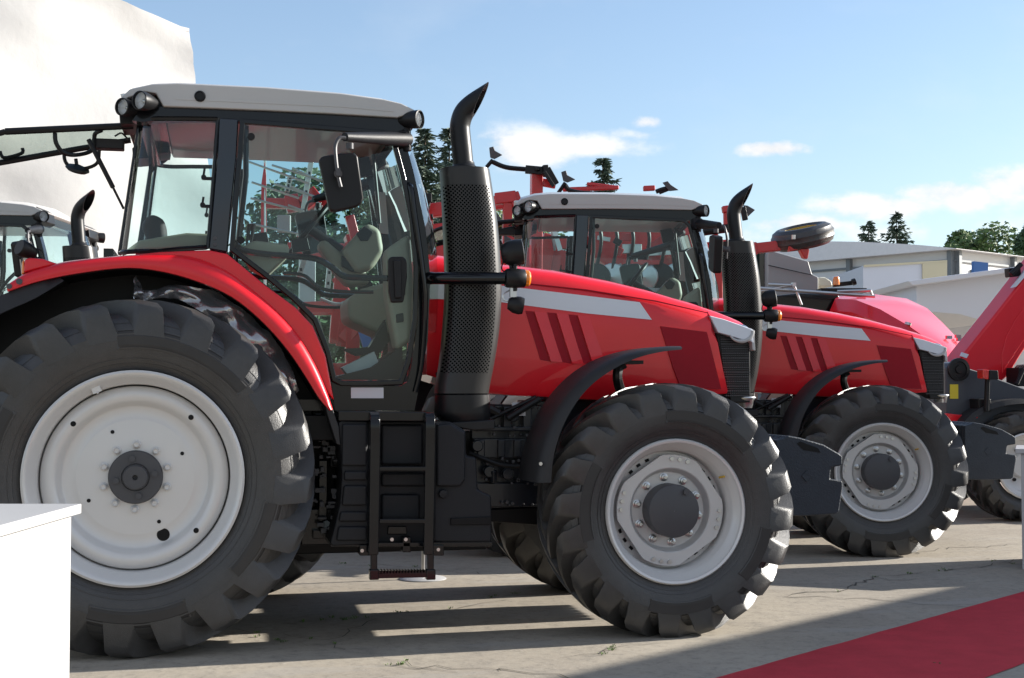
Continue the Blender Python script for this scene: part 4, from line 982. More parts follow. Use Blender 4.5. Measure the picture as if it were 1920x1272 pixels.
# pavilion to the right of the frame: its shadow edge crosses the ground at lower right
GSH = mat('stand_panel', (.62, .63, .65), .5, var=.03)
G1, G2 = AZ(1060, 1265), AZ(1920, 1070)
H = 3.6; off = Vector((SD.x, SD.y, 0))*(H/SD.z)
dG = (G2-G1).normalized(); nG = Vector((dG.y, -dG.x, 0))
p1, p2 = G1+off-dG*.6, G1+off+dG*12
e = empty('pavilion', 'white exhibition pavilion beside the red carpet, to the right of the picture', 'pavilion', (p1.x, p1.y, 0)); o2 = Vector((p1.x, p1.y, 0))
m = MB(); dp = 7
q = [Vector((p.x, p.y, 0))-o2 for p in (p1, p2, p2+nG*dp, p1+nG*dp)]
slab(m, [v+Vector((0, 0, .002)) for v in q], Vector((0, 0, 1)), H-.25); m.build('wall', GSH, e, bevel=.02)
m = MB(); slab(m, [v+Vector((0, 0, H-.246)) for v in q], Vector((0, 0, 1)), .246); m.build('fascia', WHITE, e, bevel=.01)
for i in range(1, 6):
    m = MB(); m.box(q[0]+dG*(i*2.1)-nG*.03+Vector((0, 0, 1.2)), (.10, .06, 2.3), Matrix.Rotation(math.atan2(dG.y, dG.x), 3, 'Z')); m.build('post', SATIN, e)

# exhibition hall at the far right
WPAN = mat('hall_panel', (.66, .66, .67), .5, var=.05, vscale=.6); WROOF = mat('hall_roof', (.78, .76, .77), .6, var=.08); MUL = mat('hall_frame', (.16, .18, .20), .5); BRK = mat('hall_base', (.35, .20, .15), .7, var=.1, vscale=1)
BLUE = mat('blue_panel', (.06, .16, .42), .5)
def hall():
    D0 = 46; cz = AD(1788, 470, D0); o = Vector((cz.x, cz.y, 0)); hR = cz.z
    e = empty('exhibition_hall', 'long white exhibition hall with shallow arched roof behind the stands', 'hall', o)
    dr = (RGT*math.sin(R(49.4))+Vector((FWD.x, FWD.y, 0)).normalized()*math.cos(R(49.4))); dl = Vector((-dr.y, dr.x, 0))
    LR, LL = 15, 26
    m = MB(); slab(m, [Vector((0, 0, 0)), dr*LR, dr*LR+dl*LL, dl*LL], Vector((0, 0, 1)), hR); m.build('wall', WPAN, e)
    m = MB(); secs = []
    for k in range(17):
        f = k/16; z = hR+.02+(1-(2*f-1)**2)*1.15
        p = dl*(-.5+f*(LL+1)); secs.append([p-dr*.6+Vector((0, 0, z)), p-dr*.6+Vector((0, 0, hR+.004 if 0 < k < 16 else hR+.004)), p+dr*(LR+.6)+Vector((0, 0, hR+.004)), p+dr*(LR+.6)+Vector((0, 0, z))])
    m.loft(secs); m.build('roof', WROOF, e, ang=40)
    for i in range(5): MB().box(dl*(.1+i*5.5)-dr*.06+Vector((0, 0, hR/2)), (.22, .35, hR), Matrix.Rotation(math.atan2(dl.y, dl.x), 3, 'Z')).build('column', MUL, e)
    for i in range(4): MB().box(dr*(.2+i*4.8)-dl*.06+Vector((0, 0, hR/2)), (.22, .35, hR), Matrix.Rotation(math.atan2(dr.y, dr.x), 3, 'Z')).build('column', MUL, e)
    m = MB()
    for i in range(14):
        if i % 3: m.box(dl*(.1+i*1.83)-dr*.03+Vector((0, 0, hR/2-.4)), (.07, .12, hR-.8), Matrix.Rotation(math.atan2(dl.y, dl.x), 3, 'Z'))
    for i in range(12):
        if i % 4: m.box(dr*(.2+i*1.2)-dl*.03+Vector((0, 0, hR/2-.4)), (.06, .12, hR-.8), Matrix.Rotation(math.atan2(dr.y, dr.x), 3, 'Z'))
    for z in (hR-1.3, hR-.45): m.box(dl*13-dr*.04+Vector((0, 0, z)), (26, .12, .10), Matrix.Rotation(math.atan2(dl.y, dl.x), 3, 'Z')); m.box(dr*7.5-dl*.04+Vector((0, 0, z)), (15, .12, .10), Matrix.Rotation(math.atan2(dr.y, dr.x), 3, 'Z'))
    m.build('mullions', MUL, e)
    MB().box(dl*16-dr*.05+Vector((0, 0, 2.1)), (20, .16, 4.2), Matrix.Rotation(math.atan2(dl.y, dl.x), 3, 'Z')).build('brick_base', BRK, e, bevel=.02)
    MB().box(dr*11-dl*.05+Vector((0, 0, 2.3)), (7, .16, 4.6), Matrix.Rotation(math.atan2(dr.y, dr.x), 3, 'Z')).build('brick_base', BRK, e, bevel=.02)
hall()
def booth(name, label, cat, pts, D, m_, depth, extra=()):
    P = [AD(x, y, D) for x, y in pts]; c = Vector((P[0].x, P[0].y, 0)); e = empty(name, label, cat, c)
    m = MB(); slab(m, [p-c for p in P], Vector((FWD.x, FWD.y, 0)).normalized(), depth); m.build('wall', m_, e, bevel=.02)
    return e, c
PALE = mat('stand_wall', (.64, .65, .70), .55, var=.03, vscale=1); CREAM = mat('cream_panel', (.62, .55, .37), .55)
def zgnd(D): return 730+1.37*1896/D
e, c = booth('trade_stand', 'pale trade stand with cream yellow panel at its upper right, before the hall', 'stand', [(1618, 499), (1776, 490), (1776, zgnd(30)), (1618, zgnd(30))], 30, PALE, 6)
for pts, mm in (([(1730, 494), (1776, 491), (1776, 540), (1730, 540)], CREAM), ([(1620, 497), (1776, 488), (1776, 492), (1620, 501)], CREAM)):
    m = MB(); slab(m, [AD(x, y, 29.95)-c for x, y in pts], Vector((FWD.x, FWD.y, 0)).normalized(), .06); m.build('panel', mm, e)
e, c = booth('trade_stand', 'large pale trade stand with sloping flat roof behind the red telehandler', 'stand', [(1718, 534), (1925, 505), (2300, 470), (2300, 560), (1925, 590), (1880, 602), (1850, 604), (1800, 590), (1752, 586), (1718, 590)], 22, PALE, 8)
m = MB(); slab(m, [AD(x, y, 21.7)-c for x, y in ((1702, 527), (1925, 498), (2300, 455), (2300, 472), (1925, 507), (1712, 536))], Vector((FWD.x, FWD.y, 0)).normalized(), 8.4); m.build('roof', PALE, e, bevel=.02)
for x in (1722, 2000, 2290):
    p = AD(x, 560, 22.4)-c; m = MB(); m.box((p.x, p.y, p.z/2+.0), (.2, .2, p.z)); m.build('post', PALE, e)
m = MB(); m.box(AD(1840, 660, 28)-c, (9, .3, 2.2)); m.build('rear_wall', PALE, e)
p = AD(1845, 514, 43)
e = empty('blue_banner', 'bright blue board in front of the hall, above the pale stand roof', 'board', (p.x, p.y, 0))
m = MB(); slab(m, [AD(x, y, 43)-Vector((p.x, p.y, 0)) for x, y in ((1826, 490), (1853, 493), (1853, 520), (1826, 515))], Vector((0, 1, 0)), .2); m.build('board', BLUE, e)
MB().cyl((0, .4, 0), (0, .4, p.z-.2), .08, 10).build('post', MUL, e)

# ------------------------------------------------------------------ trees
BARK = mat('bark', (.07, .05, .035), .9, var=.3, vscale=8)
SPR = mat('spruce_needles', (.065, .098, .068), .7, var=.35, vscale=2.5); LEF = mat('leaf_green', (.075, .13, .030), .65, var=.35, vscale=1.2); LEF2 = mat('leaf_dark', (.055, .10, .042), .65, var=.35, vscale=1.5)
def spruce(px, py, D, r, label, seed, dens=1.0):
    random.seed(seed); tp = AD(px, py, D); h = tp.z
    e = empty('spruce_tree', label, 'tree', (tp.x, tp.y, 0), 0, 'trees behind the show ground')
    MB().tube([(0, 0, 0), (.05, 0, h*.5), (0, 0, h*.99)], [h*.020, h*.012, .02], 8).build('trunk', BARK, e)
    m = MB(); z = h
    while z > h*.12:
        f = (h-z)/h; rr = r*(f**.75)*random.uniform(.75, 1.12)+.12; nb = max(5, int(7+9*f))
        for k in range(nb):
            if random.random() < .12: continue
            a = random.uniform(0, 6.28); l = rr*random.uniform(.65, 1.15); d = Vector((math.cos(a), math.sin(a), 0)); ns = max(3, int(l*7*dens))
            for i in range(ns):
                t = (i+random.random())/ns; p = d*l*t+Vector((0, 0, z-.28*l*t+.22*l*t*t*1.2+random.gauss(0, .04)))
                for q in range(4):
                    s = .24*(1-.4*t)*random.uniform(.7, 1.3)*(D/42)**.5; ax = (d*random.uniform(.2, 1)+Vector((-d.y, d.x, 0))*random.uniform(-1, 1)+Vector((0, 0, random.uniform(-.7, .15)))).normalized()
                    sd = ax.cross(Vector((random.gauss(0, 1), random.gauss(0, 1), random.gauss(0, 1)))).normalized()*s*.28
                    m.add([p-sd, p+ax*s*1.5-sd*.2, p+ax*s*1.5+sd*.2, p+sd], [[0, 1, 2, 3]])
        z -= h*.020*random.uniform(.8, 1.2)
    m.build('crown', SPR, e, recalc=False); return e
def leafy(px, py, D, w, hh, label, seed, mt, n=2600, name='broadleaf_tree', ls=.22):
    random.seed(seed); tp = AD(px, py, D); h = tp.z
    e = empty(name, label, 'tree', (tp.x, tp.y, 0), 0, 'trees behind the show ground')
    t = MB(); t.tube([(0, 0, 0), (.1, 0, h*.4), (0, .1, h*.8)], [h*.03, h*.02, h*.008], 8)
    cl = []
    for i in range(16):
        a = random.uniform(0, 6.28); rr = w*.5*math.sqrt(random.random()); z = h-hh*random.uniform(.08, .95)
        k = max(.25, 1-((z-(h-hh*.5))/(hh*.55))**2); c = Vector((math.cos(a)*rr*k, math.sin(a)*rr*k, z)); cl.append((c, w*random.uniform(.12, .24)))
        t.tube([(0, 0, max(h*.25, z-hh*.35)), c], [h*.008, h*.003], 6)
    t.build('trunk', BARK, e); m = MB()
    for i in range(n):
        c, r = random.choice(cl); d = Vector((random.gauss(0, 1), random.gauss(0, 1), random.gauss(0, 1))).normalized()*r*random.uniform(.55, 1.12); p = c+d
        s = ls*random.uniform(.6, 1.3); u = Vector((random.gauss(0, 1), random.gauss(0, 1), random.gauss(0, .6))).normalized(); v = u.orthogonal().normalized()*.6
        m.add([p-u*s*.5, p+v*s*.5, p+u*s*.5, p-v*s*.5], [[0, 1, 2, 3]])
    m.build('crown', mt, e, recalc=False); return e
spruce(797, 244, 40, 3.6, 'tall dark spruce right behind the nearest cab, left of the exhaust pipe', 1)
spruce(842, 246, 43, 3.6, 'spruce whose top is crossed by the nearest exhaust pipe', 2)
spruce(1130, 301, 45, 3.4, 'dark spruce tip rising above the second tractor roof', 3)
spruce(1628, 418, 75, 5.0, 'smaller of two spruce tips showing over the hall roof', 4, .7)
spruce(1681, 402, 75, 5.2, 'larger spruce tip with spread branches over the hall roof', 5, .7)
leafy(625, 285, 34, 6.0, 7.5, 'dense green tree seen through the door of the nearest cab', 6, LEF2, 16000, ls=.3)
leafy(520, 500, 40, 8.0, 5.0, 'low bushy tree seen through the nearest door, left of the taller one', 7, LEF2, 12000, ls=.3)
leafy(945, 375, 38, 4.5, 5, 'light green tree peeping out between exhaust stack and second cab', 8, LEF, 5000)
leafy(1811, 433, 72, 3.0, 4, 'small round green tree just above the hall eave', 9, LEF, 5000, ls=.32)
leafy(1862, 430, 70, 6.5, 6, 'wide leafy tree behind the right end of the hall roof', 10, LEF, 12000, ls=.42)
leafy(1925, 392, 62, 3.6, 10, 'dark narrow tree at the right edge above the hall', 12, LEF2, 12000, 'poplar_tree', ls=.35)
for i, (px, py, D, w, lab) in enumerate(((690, 560, 60, 16, 'broad tree in the hedge row behind the machines, seen under the mirror'), (880, 600, 62, 16, 'broad tree in the hedge row behind the red implement frames'), (1130, 560, 66, 18, 'broad tree in the hedge row seen through the second cab'), (1400, 560, 70, 16, 'broad tree in the hedge row behind the second exhaust stack'), (430, 600, 58, 14, 'broad tree in the hedge row next to the white tent'))):
    leafy(px, py, D, w, 6.5, lab, 30+i, LEF2, 5000, ls=.5)

# ------------------------------------------------------------------ implements between the tractors
def bm_(m, x0, y0, x1, y1, D, w, h, D1=None): m.beam(AD(x0, y0, D)-O_, AD(x1, y1, D1 or D)-O_, w, h)
def shovel(pts, D, par):
    P = [AD(x, y, D)-O_ for x, y in pts]; m = MB(); slab(m, P, Vector((.3, 1, .2)).normalized(), .03); return m.build('shovel', HUB, par, bevel=.006)
D = 11.5; b = AD(1020, 600, D); O_ = Vector((b.x, b.y, 0))
cult = empty('cultivator', 'red folded cultivator with grey duckfoot shovels above the second tractor roof', 'cultivator', O_)
m = MB()
bm_(m, 1006, 326, 1004, 600, D, .13, .12); bm_(m, 928, 374, 968, 369, D, .13, .13); bm_(m, 952, 380, 948, 520, D, .1, .1); bm_(m, 962, 362, 975, 400, D, .10, .12)
bm_(m, 786, 398, 960, 378, 12, .16, .16); bm_(m, 786, 430, 850, 422, 12, .08, .07); bm_(m, 780, 474, 980, 476, 11.6, .2, .22); bm_(m, 955, 445, 958, 520, D, .12, .12); bm_(m, 800, 395, 806, 480, 12, .12, .12)
bm_(m, 1055, 356, 1160, 352, 12, .06, .05); bm_(m, 1206, 354, 1228, 353, 12, .08, .06); bm_(m, 790, 500, 1000, 505, 12, .12, .5)
for x in (830, 1000): bm_(m, x, 500, x, 730+1.37*1896/12, 12, .12, .12)
bm_(m, 1100, 345, 1160, 352, 12, .04, .04); bm_(m, 1015, 342, 1042, 347, D, .06, .09)
m.build('frame', REDM, cult, bevel=.012)
m = MB(); bm_(m, 985, 318, 1030, 322, D-.05, .07, .09); bm_(m, 1022, 310, 1024, 332, D-.1, .06, .07); bm_(m, 1026, 316, 1043, 346, D-.1, .05, .07); bm_(m, 1020, 322, 1038, 350, D-.15, .035, .04); m.cyl(AD(1008, 314, D-.1)-O_, AD(1008, 320, D-.1)-O_, .03, 8); m.build('spring_clamp', SATIN, cult, bevel=.006)
m = MB(); m.tube([AD(784, 385, 11.8)-O_, AD(806, 388, 11.8)-O_], .05, 8); m.tube(smooth_curve([AD(788, 410, 11.5)-O_, AD(812, 407, 11.5)-O_]), .035, 8); m.tube(smooth_curve([AD(925, 455, 11)-O_, AD(950, 470, 11)-O_, AD(975, 468, 11)-O_]), .03, 8); m.box(AD(795, 372, 11.7)-O_, (.16, .14, .1)); m.build('spring_clamp', SATIN, cult, bevel=.006)
for tp, sh, shank, Dd in (([(924, 304), (949, 314), (988, 318), (1020, 321)], [(917, 277), (925, 275), (928, 283), (942, 291), (927, 299), (919, 296)], [(912, 314), (924, 300)], D),
                          ([(1060, 348), (1068, 357), (1090, 362), (1120, 364)], [(1052, 323), (1061, 320), (1064, 329), (1079, 337), (1064, 343), (1056, 340)], [(1047, 362), (1060, 343)], D),
                          ([(1230, 360), (1240, 356), (1256, 352)], [(1242, 343), (1252, 340), (1258, 347), (1273, 357), (1255, 359)], [(1236, 362), (1256, 354)], 12.5)):
    t = MB(); t.tube(smooth_curve([AD(x, y, Dd)-O_ for x, y in tp]), .028, 8); t.tube([AD(x, y, Dd)-O_ for x, y in shank], .022, 8); tn = t.build('tine', SATIN, cult); shovel(sh, Dd-.03, tn)
for sh in ([(925, 395), (940, 410), (930, 425), (922, 420)], [(788, 420), (812, 440), (806, 462), (790, 452)], [(945, 440), (960, 450), (955, 470), (946, 462)]): shovel(sh, 11.4, cult)

# hay rake seen through the nearest cab
D = 10.2; b = AD(600, 700, D); O_ = Vector((b.x, b.y, 0))
rake = empty('hay_rake', 'red folded hay rake with slotted steel arms seen through the nearest cab door', 'hay rake', O_)
m = MB()
bm_(m, 500, 382, 640, 384, D, .12, .10); bm_(m, 545, 366, 552, 398, D-.1, .14, .12); bm_(m, 574, 362, 592, 384, D-.1, .16, .2); bm_(m, 660, 440, 668, 470, D, .16, .3); bm_(m, 655, 405, 672, 470, D-.2, .09, .09)
bm_(m, 640, 470, 626, 645, D, .10, .12); bm_(m, 652, 560, 640, 650, D, .12, .10); bm_(m, 630, 520, 655, 560, D, .10, .10); bm_(m, 560, 580, 700, 575, D, .10, .14); bm_(m, 680, 600, 740, 660, D, .12, .2); bm_(m, 645, 640, 670, 610, D, .14, .14); bm_(m, 540, 470, 700, 474, D+.2, .12, .16)
bm_(m, 660, 560, 662, 730+1.37*1896/D, D, .14, .14); bm_(m, 560, 580, 556, 730+1.37*1896/D, D, .12, .12); bm_(m, 300, 700, 720, 700, D, .2, .2)
m.build('frame', REDM, rake, bevel=.012)
for x0, y0, x1, y1 in ((583, 305, 560, 445), (545, 330, 538, 360), (598, 380, 575, 460), (600, 385, 560, 520), (590, 452, 583, 475), (620, 480, 612, 560)):
    m = MB(); p, q = AD(x0, y0, D-.3)-O_, AD(x1, y1, D-.3)-O_; m.beam(p, q, .05, .075)
    a_ = m.build('rake_arm', STEEL, rake, bevel=.004)
    k = MB()
    for t in (.15, .4, .65, .9): c = p+(q-p)*t; k.box(c+Vector((0, -.0, 0)), (.022, .084, .03))
    k.build('slot', SATIN, a_)
m = MB()
for x0, y0, x1, y1 in ((462, 302, 580, 345), (510, 310, 640, 350), (515, 345, 600, 372), (472, 342, 560, 372), (548, 315, 600, 340), (470, 372, 570, 398), (540, 385, 570, 396), (575, 290, 640, 320), (470, 420, 565, 440), (545, 350, 590, 370)):
    m.tube([AD(x0, y0, D-.4)-O_, AD(x1, y1, D-.4)-O_], .011, 6)
m.build('tines', STEEL, rake)
m = MB()
bm_(m, 520, 420, 545, 420, D-.2, .05, .17); m.tube(smooth_curve([AD(600, 560, D-.2)-O_, AD(640, 570, D-.2)-O_, AD(690, 540, D-.2)-O_, AD(720, 580, D-.2)-O_]), .02, 6); m.build('cover_plate', BOX, rake, bevel=.008)
m = MB(); bm_(m, 672, 590, 690, 650, D-.3, .1, .06); bm_(m, 700, 610, 706, 640, D-.3, .08, .06); m.build('blue_ram', BLUE, rake, bevel=.01)
# beach flag and white column, seen through the cab
b = AD(494, 440, 13); O_ = Vector((b.x, b.y, 0))
fl = empty('beach_flag', 'narrow pointed red flag standing behind the nearest cab', 'flag', O_)
m = MB(); P = [AD(x, y, 13)-O_ for x, y in ((489, 440), (500, 440), (499, 330), (496, 305), (490, 345))]; slab(m, P, Vector((.1, 1, 0)).normalized(), .012); m.build('cloth', mat('flag_red', (.60, .02, .03), .7), fl)
MB().cyl(AD(500, 445, 13.02)-O_-Vector((0, 0, AD(500, 445, 13.02).z)), AD(497, 298, 13.02)-O_, .018, 8).build('pole', STEEL, fl)
b = AD(576, 480, 14); O_ = Vector((b.x, b.y, 0))
cl = empty('advertising_column', 'plain white upright board behind the red hay rake', 'board', O_)
zt = AD(576, 462, 14).z; m = MB(); m.box((0, 0, zt/2), (.22, .22, zt)); m.build('board', WHITE, cl, bevel=.01); MB().box((0, 0, .02), (.5, .5, .04)).build('base', SATIN, cl)

# seed drill behind the second cab
D = 12.6; b = AD(1180, 600, D); O_ = Vector((b.x, b.y, 0))
drill = empty('seed_drill', 'red seed drill with wide hopper seen through the second cab', 'seed drill', O_)
m = MB(); P = [AD(x, y, D)-O_ for x, y in ((1105, 428), (1262, 424), (1262, 470), (1225, 500), (1140, 500), (1105, 475))]; slab(m, P, Vector((0, 1, 0)), 1.2); m.build('hopper', REDM, drill, bevel=.03)
m = MB(); P = [AD(x, y, D-.3)-O_ for x, y in ((1180, 480), (1300, 476), (1300, 560), (1180, 560))]; slab(m, P, Vector((0, 1, 0)), .3); m.build('side_plate', REDM, drill, bevel=.02)
m = MB(); bm_(m, 1000, 460, 1110, 455, D, .14, .14); bm_(m, 1030, 440, 1012, 540, D-.1, .16, .16); bm_(m, 1215, 470, 1290, 420, D-.2, .10, .12); bm_(m, 1285, 420, 1290, 470, D-.2, .12, .14); bm_(m, 1000, 480, 1080, 500, D, .2, .3); bm_(m, 1020, 560, 1300, 560, D, .2, .3)
bm_(m, 1310, 470, 1366, 462, D-.4, .14, .16); bm_(m, 1310, 484, 1356, 482, D-.4, .14, .20); bm_(m, 1320, 502, 1356, 500, D-.4, .10, .16)
for x in (1040, 1280): bm_(m, x, 540, x, 730+1.37*1896/D, D, .14, .14)
m.build('frame', REDM, drill, bevel=.012)
m = MB(); bm_(m, 1180, 478, 1302, 472, D-.35, .05, .05); bm_(m, 1120, 446, 1144, 450, D-.15, .05, .05); bm_(m, 1030, 400, 1040, 470, D-.2, .03, .03); bm_(m, 1035, 420, 1050, 470, D-.3, .06, .03); m.build('guard_rail', STEEL, drill)
random.seed(44)
for k in range(16):
    x = random.uniform(1108, 1290); y = random.uniform(430, 545); l = random.uniform(14, 60); s_ = random.choice((0, 0, 1, -.6)); dd = D-.35-random.random()*.5
    m = MB(); m.beam(AD(x, y, dd)-O_, AD(x+l*(1 if s_ == 0 else .35), y+l*s_, dd)-O_, random.uniform(.03, .09), random.uniform(.04, .12))
    m.build(random.choice(('seed_tube', 'support_bar', 'bracket')), random.choice((REDM, REDM, SATIN, STEEL, BOX)), drill, bevel=.008)
for k in range(6):
    c = AD(1118+k*30, 520, D-.5)-O_; m = MB(); m.lathe([(.001, -.03), (.16, -.012), (.17, 0), (.16, .012), (.001, .03)], c, (.5, 1, 0), 24); m.build('coulter_disc', STEEL if k % 2 else SATIN, drill)
    m = MB(); m.tube(smooth_curve([c+Vector((0, 0, .75)), c+Vector((.05, -.05, .45)), c+Vector((0, 0, .1))]), .022, 6); m.build('seed_tube', SATIN, drill)
# hay tedder arm with wheel
D = 12.0; b = AD(1440, 600, D); O_ = Vector((b.x, b.y, 0))
ted = empty('hay_tedder', 'red folded implement arm carrying a ribbed tyre with yellow rim above the hoppers', 'hay tedder', O_)
m = MB(); bm_(m, 1320, 474, 1418, 467, D, .17, .15); bm_(m, 1410, 467, 1484, 459, D, .15, .12); bm_(m, 1354, 394, 1366, 392, D-.1, .10, .08); bm_(m, 1360, 394, 1361, 436, D, .05, .05); bm_(m, 1340, 440, 1350, 500, D, .08, .06)
bm_(m, 1340, 470, 1340, 730+1.37*1896/D, D, .15, .15)
P = [AD(x, y, D-.15)-O_ for x, y in ((1476, 452), (1484, 443), (1506, 442), (1514, 450), (1518, 470), (1515, 486), (1508, 484), (1500, 468), (1482, 472))]; slab(m, P, Vector((0, 1, 0)), .09)
P = [AD(x, y, D+.05)-O_ for x, y in ((1478, 455), (1508, 448), (1512, 468), (1482, 470))]; slab(m, P, Vector((0, 1, 0)), .06)
m.build('arm', REDM, ted, bevel=.012)
m = MB(); m.beam(AD(1390, 402, D)-O_, AD(1400, 400, D)-O_, .06, .16); m.build('clamp', SATIN, ted, bevel=.008)
m = MB(); m.tube([AD(1304, 436, D)-O_, AD(1366, 428, D)-O_], .055, 10); m.build('bracket', SATIN, ted)
m = MB(); m.tube([AD(1488, 441, D-.2)-O_, AD(1488, 449, D-.2)-O_], .025, 8); m.build('pin', STEEL, ted)
shovel([(1394, 385), (1402, 386), (1416, 394), (1400, 409), (1396, 400)], D, ted)
wc = AD(1505, 444, D+.05)-O_; ax = Vector((-.24, -.13, .95)).normalized()
m = MB(); pr = [(.20, -.09)]
for k in range(13):
    t = -math.pi*.5+math.pi*k/12; pr += [(.26+.115*math.cos(t)+(.006 if k % 2 else -.004), .125*math.sin(t))]
pr += [(.20, .09), (.20, -.09)]
m.lathe(pr, wc, ax, 48); tw = m.build('wheel', RUB, ted, ang=25)
m = MB(); m.lathe([(.215, .085), (.205, .10), (.19, .06), (.15, .02), (.05, .02), (.04, .05), (.001, .05)], wc, ax, 36); m.build('rim', YRIM, tw)

def AK(px, py, d): return AD(px, py, d*1.25)
def bmk(m, x0, y0, x1, y1, D, w, h): m.beam(AK(x0, y0, D)-O_, AK(x1, y1, D)-O_, w, h)
# large machine with the sloping red hood
b = AK(1640, 640, 10.6); O_ = Vector((b.x, b.y, 0))
hv = empty('harvester', 'big red and grey harvesting machine with broad sloping red hood behind the second tractor', 'harvester', O_)
st = [((1566, 560, 10.9), (1574, 556, 11.0), (1640, 552, 11.2), (1700, 560, 11.5)), ((1606, 563, 10.6), (1628, 563, 10.7), (1684, 565, 10.9), (1738, 578, 11.2)), ((1650, 580, 10.3), (1676, 583, 10.4), (1722, 590, 10.6), (1768, 606, 10.9)),
      ((1705, 612, 9.9), (1725, 612, 10.0), (1758, 619, 10.2), (1792, 631, 10.5)), ((1752, 645, 9.6), (1768, 642, 9.7), (1788, 648, 9.85), (1808, 653, 10.1)), ((1786, 684, 9.35), (1794, 680, 9.4), (1804, 682, 9.5), (1814, 686, 9.7))]
secs = []
for q in st:
    P = [AK(*p)-O_ for p in q]; lo = lambda p: Vector((p.x, p.y, .9)); md = P[0]+Vector((0, 0, -.16))+(P[1]-P[2]).normalized()*.10
    secs.append([Vector((md.x, md.y, .9)), md, P[0], P[1], P[2], P[3], lo(P[3])])
sm = []
for i in range(len(secs)-1):
    for t in (0, .34, .67): sm.append([a_.lerp(b_, t) for a_, b_ in zip(secs[i], secs[i+1])])
sm.append(secs[-1]); m = MB(); m.loft(sm); m.build('hood', RED, hv, ang=20)
m = MB(); P = [AK(x, y, 10.95)-O_ for x, y in ((1418, 590), (1440, 556), (1500, 550), (1572, 553), (1600, 620), (1420, 620))]; slab(m, P, Vector((.2, 1, 0)).normalized(), 1.2); m.build('cowl', BLK, hv, bevel=.02)
m = MB(); P = [AK(x, y, 12.0)-O_ for x, y in ((1440, 474), (1447, 470), (1516, 490), (1523, 514), (1535, 520), (1535, 585), (1440, 585))]; slab(m, P, Vector((.1, 1, 0)).normalized(), 1.8); hp = m.build('hopper', BOX, hv, bevel=.02)
m = MB(); P = [AK(x, y, 11.97)-O_ for x, y in ((1441, 497), (1523, 515.5), (1523, 516.5), (1441, 498.5))]; slab(m, P, Vector((.1, 1, 0)).normalized(), .02); m.build('hopper_seam', SATIN, hp)
m = MB(); P = [AK(x, y, 12.1)-O_ for x, y in ((1424, 474), (1440, 474), (1440, 585), (1424, 585))]; slab(m, P, Vector((.1, 1, 0)).normalized(), 1.5); m.build('hopper_side', NAVY, hv)
m = MB(); P = [AK(x, y, 11.6)-O_ for x, y in ((1325, 513), (1360, 524), (1420, 540), (1420, 600), (1325, 600))]; slab(m, P, Vector((.1, 1, 0)).normalized(), .8); m.build('side_cover', BOX, hv, bevel=.02)
m = MB()
for x0, y0, x1, y1, r in ((1424, 541, 1640, 556, .022), (1488, 533, 1503, 572, .018), (1440, 534, 1486, 536, .02), (1486, 535, 1420, 548, .018), (1570, 547, 1632, 545, .02), (1632, 545, 1636, 556, .02)): m.tube([AK(x0, y0, 10.5)-O_, AK(x1, y1, 10.5)-O_], r, 8)
m.box(AK(1488, 534, 10.45)-O_, (.05, .05, .05)); m.build('guard_rods', STEEL, hv)
m = MB(); P = [AK(x, y, 12.2)-O_ for x, y in ((1535, 520), (1548, 520), (1560, 527), (1563, 538), (1535, 538))]; slab(m, P, Vector((0, 1, 0)), 1.2); m.build('rear_cap', mat('cream_paint', (.55, .52, .42), .5), hv, bevel=.03)
m = MB(); bmk(m, 1535, 546, 1620, 546, 11.4, .3, .06); m.build('walkway', SATIN, hv); m = MB(); bmk(m, 1562, 535, 1598, 531, 11.9, .1, .06); m.tube([AK(1598, 530, 11.8)-O_, AK(1604, 528, 11.8)-O_], .05, 8); m.build('beacon_arm', SATIN, hv)
m = MB(); c = AK(1568, 527, 11.8)-O_; m.lathe([(.05, -.06), (.05, .02), (.035, .06), (.001, .07)], c, (0, 0, 1), 16); m.build('beacon', ORANGE, hv)
m = MB(); m.cyl(AK(1702, 613, 9.9)-O_+Vector((0, 0, .02)), AK(1702, 613, 9.9)-O_+Vector((.01, 0, .05)), .04, 10); m.build('hood_knob', STEEL, hv)
m = MB()
for x, y, dd in ((1796, 634, 10.3), (1799, 640, 10.2), (1779, 636, 9.95)): m.box(AK(x, y, dd)-O_+Vector((0, 0, .02)), (.07, .04, .04))
m.build('hood_latch', STEEL, hv)
m = MB(); bx = AK(1640, 640, 11.4)-O_; m.box((bx.x-.8, bx.y+.3, .75), (2.6, 1.4, .5))
for sx, sy in ((-1.6, -.5), (-1.6, 1.1), (.3, -.6), (.3, 1.0)): m.cyl((bx.x+sx, bx.y+sy-.12, .45), (bx.x+sx, bx.y+sy+.12, .45), .45, 24)
m.build('undercarriage', DARK, hv)

# telehandler at the right edge
WC = AD(1906, 873, 10.6); Yt = WC.y
te = empty('telehandler', 'red telehandler with dark grey chassis and raised boom, cut off by the right edge', 'telehandler', (WC.x, WC.y+.2, 0)); OT = Vector((WC.x, WC.y+.2, 0))
def tx(pts, Y): return [(A(x, y, Y).x-OT.x, A(x, y, Y).z) for x, y in pts]
m = MB(); yb = Yt+.55
bp = tx([(1779, 700), (1783, 684), (1800, 660), (1860, 585), (1905, 527), (1935, 487), (2010, 400), (2070, 420), (2000, 520), (1920, 640), (1880, 705), (1868, 716), (1830, 716)], yb)
m.prism(bp, yb-OT.y-.12, yb-OT.y+.22); bo = m.build('boom', RED, te, bevel=.03, seg=3)
m = MB(); m.prism(tx([(1896, 540), (1932, 494), (1938, 500), (1905, 538)], yb-.12), yb-OT.y-.126, yb-OT.y-.1); m.prism(tx([(1804, 661), (1816, 665), (1812, 672), (1801, 668)], yb-.12), yb-OT.y-.126, yb-OT.y-.1); m.build('boom_decal', SILV, bo)
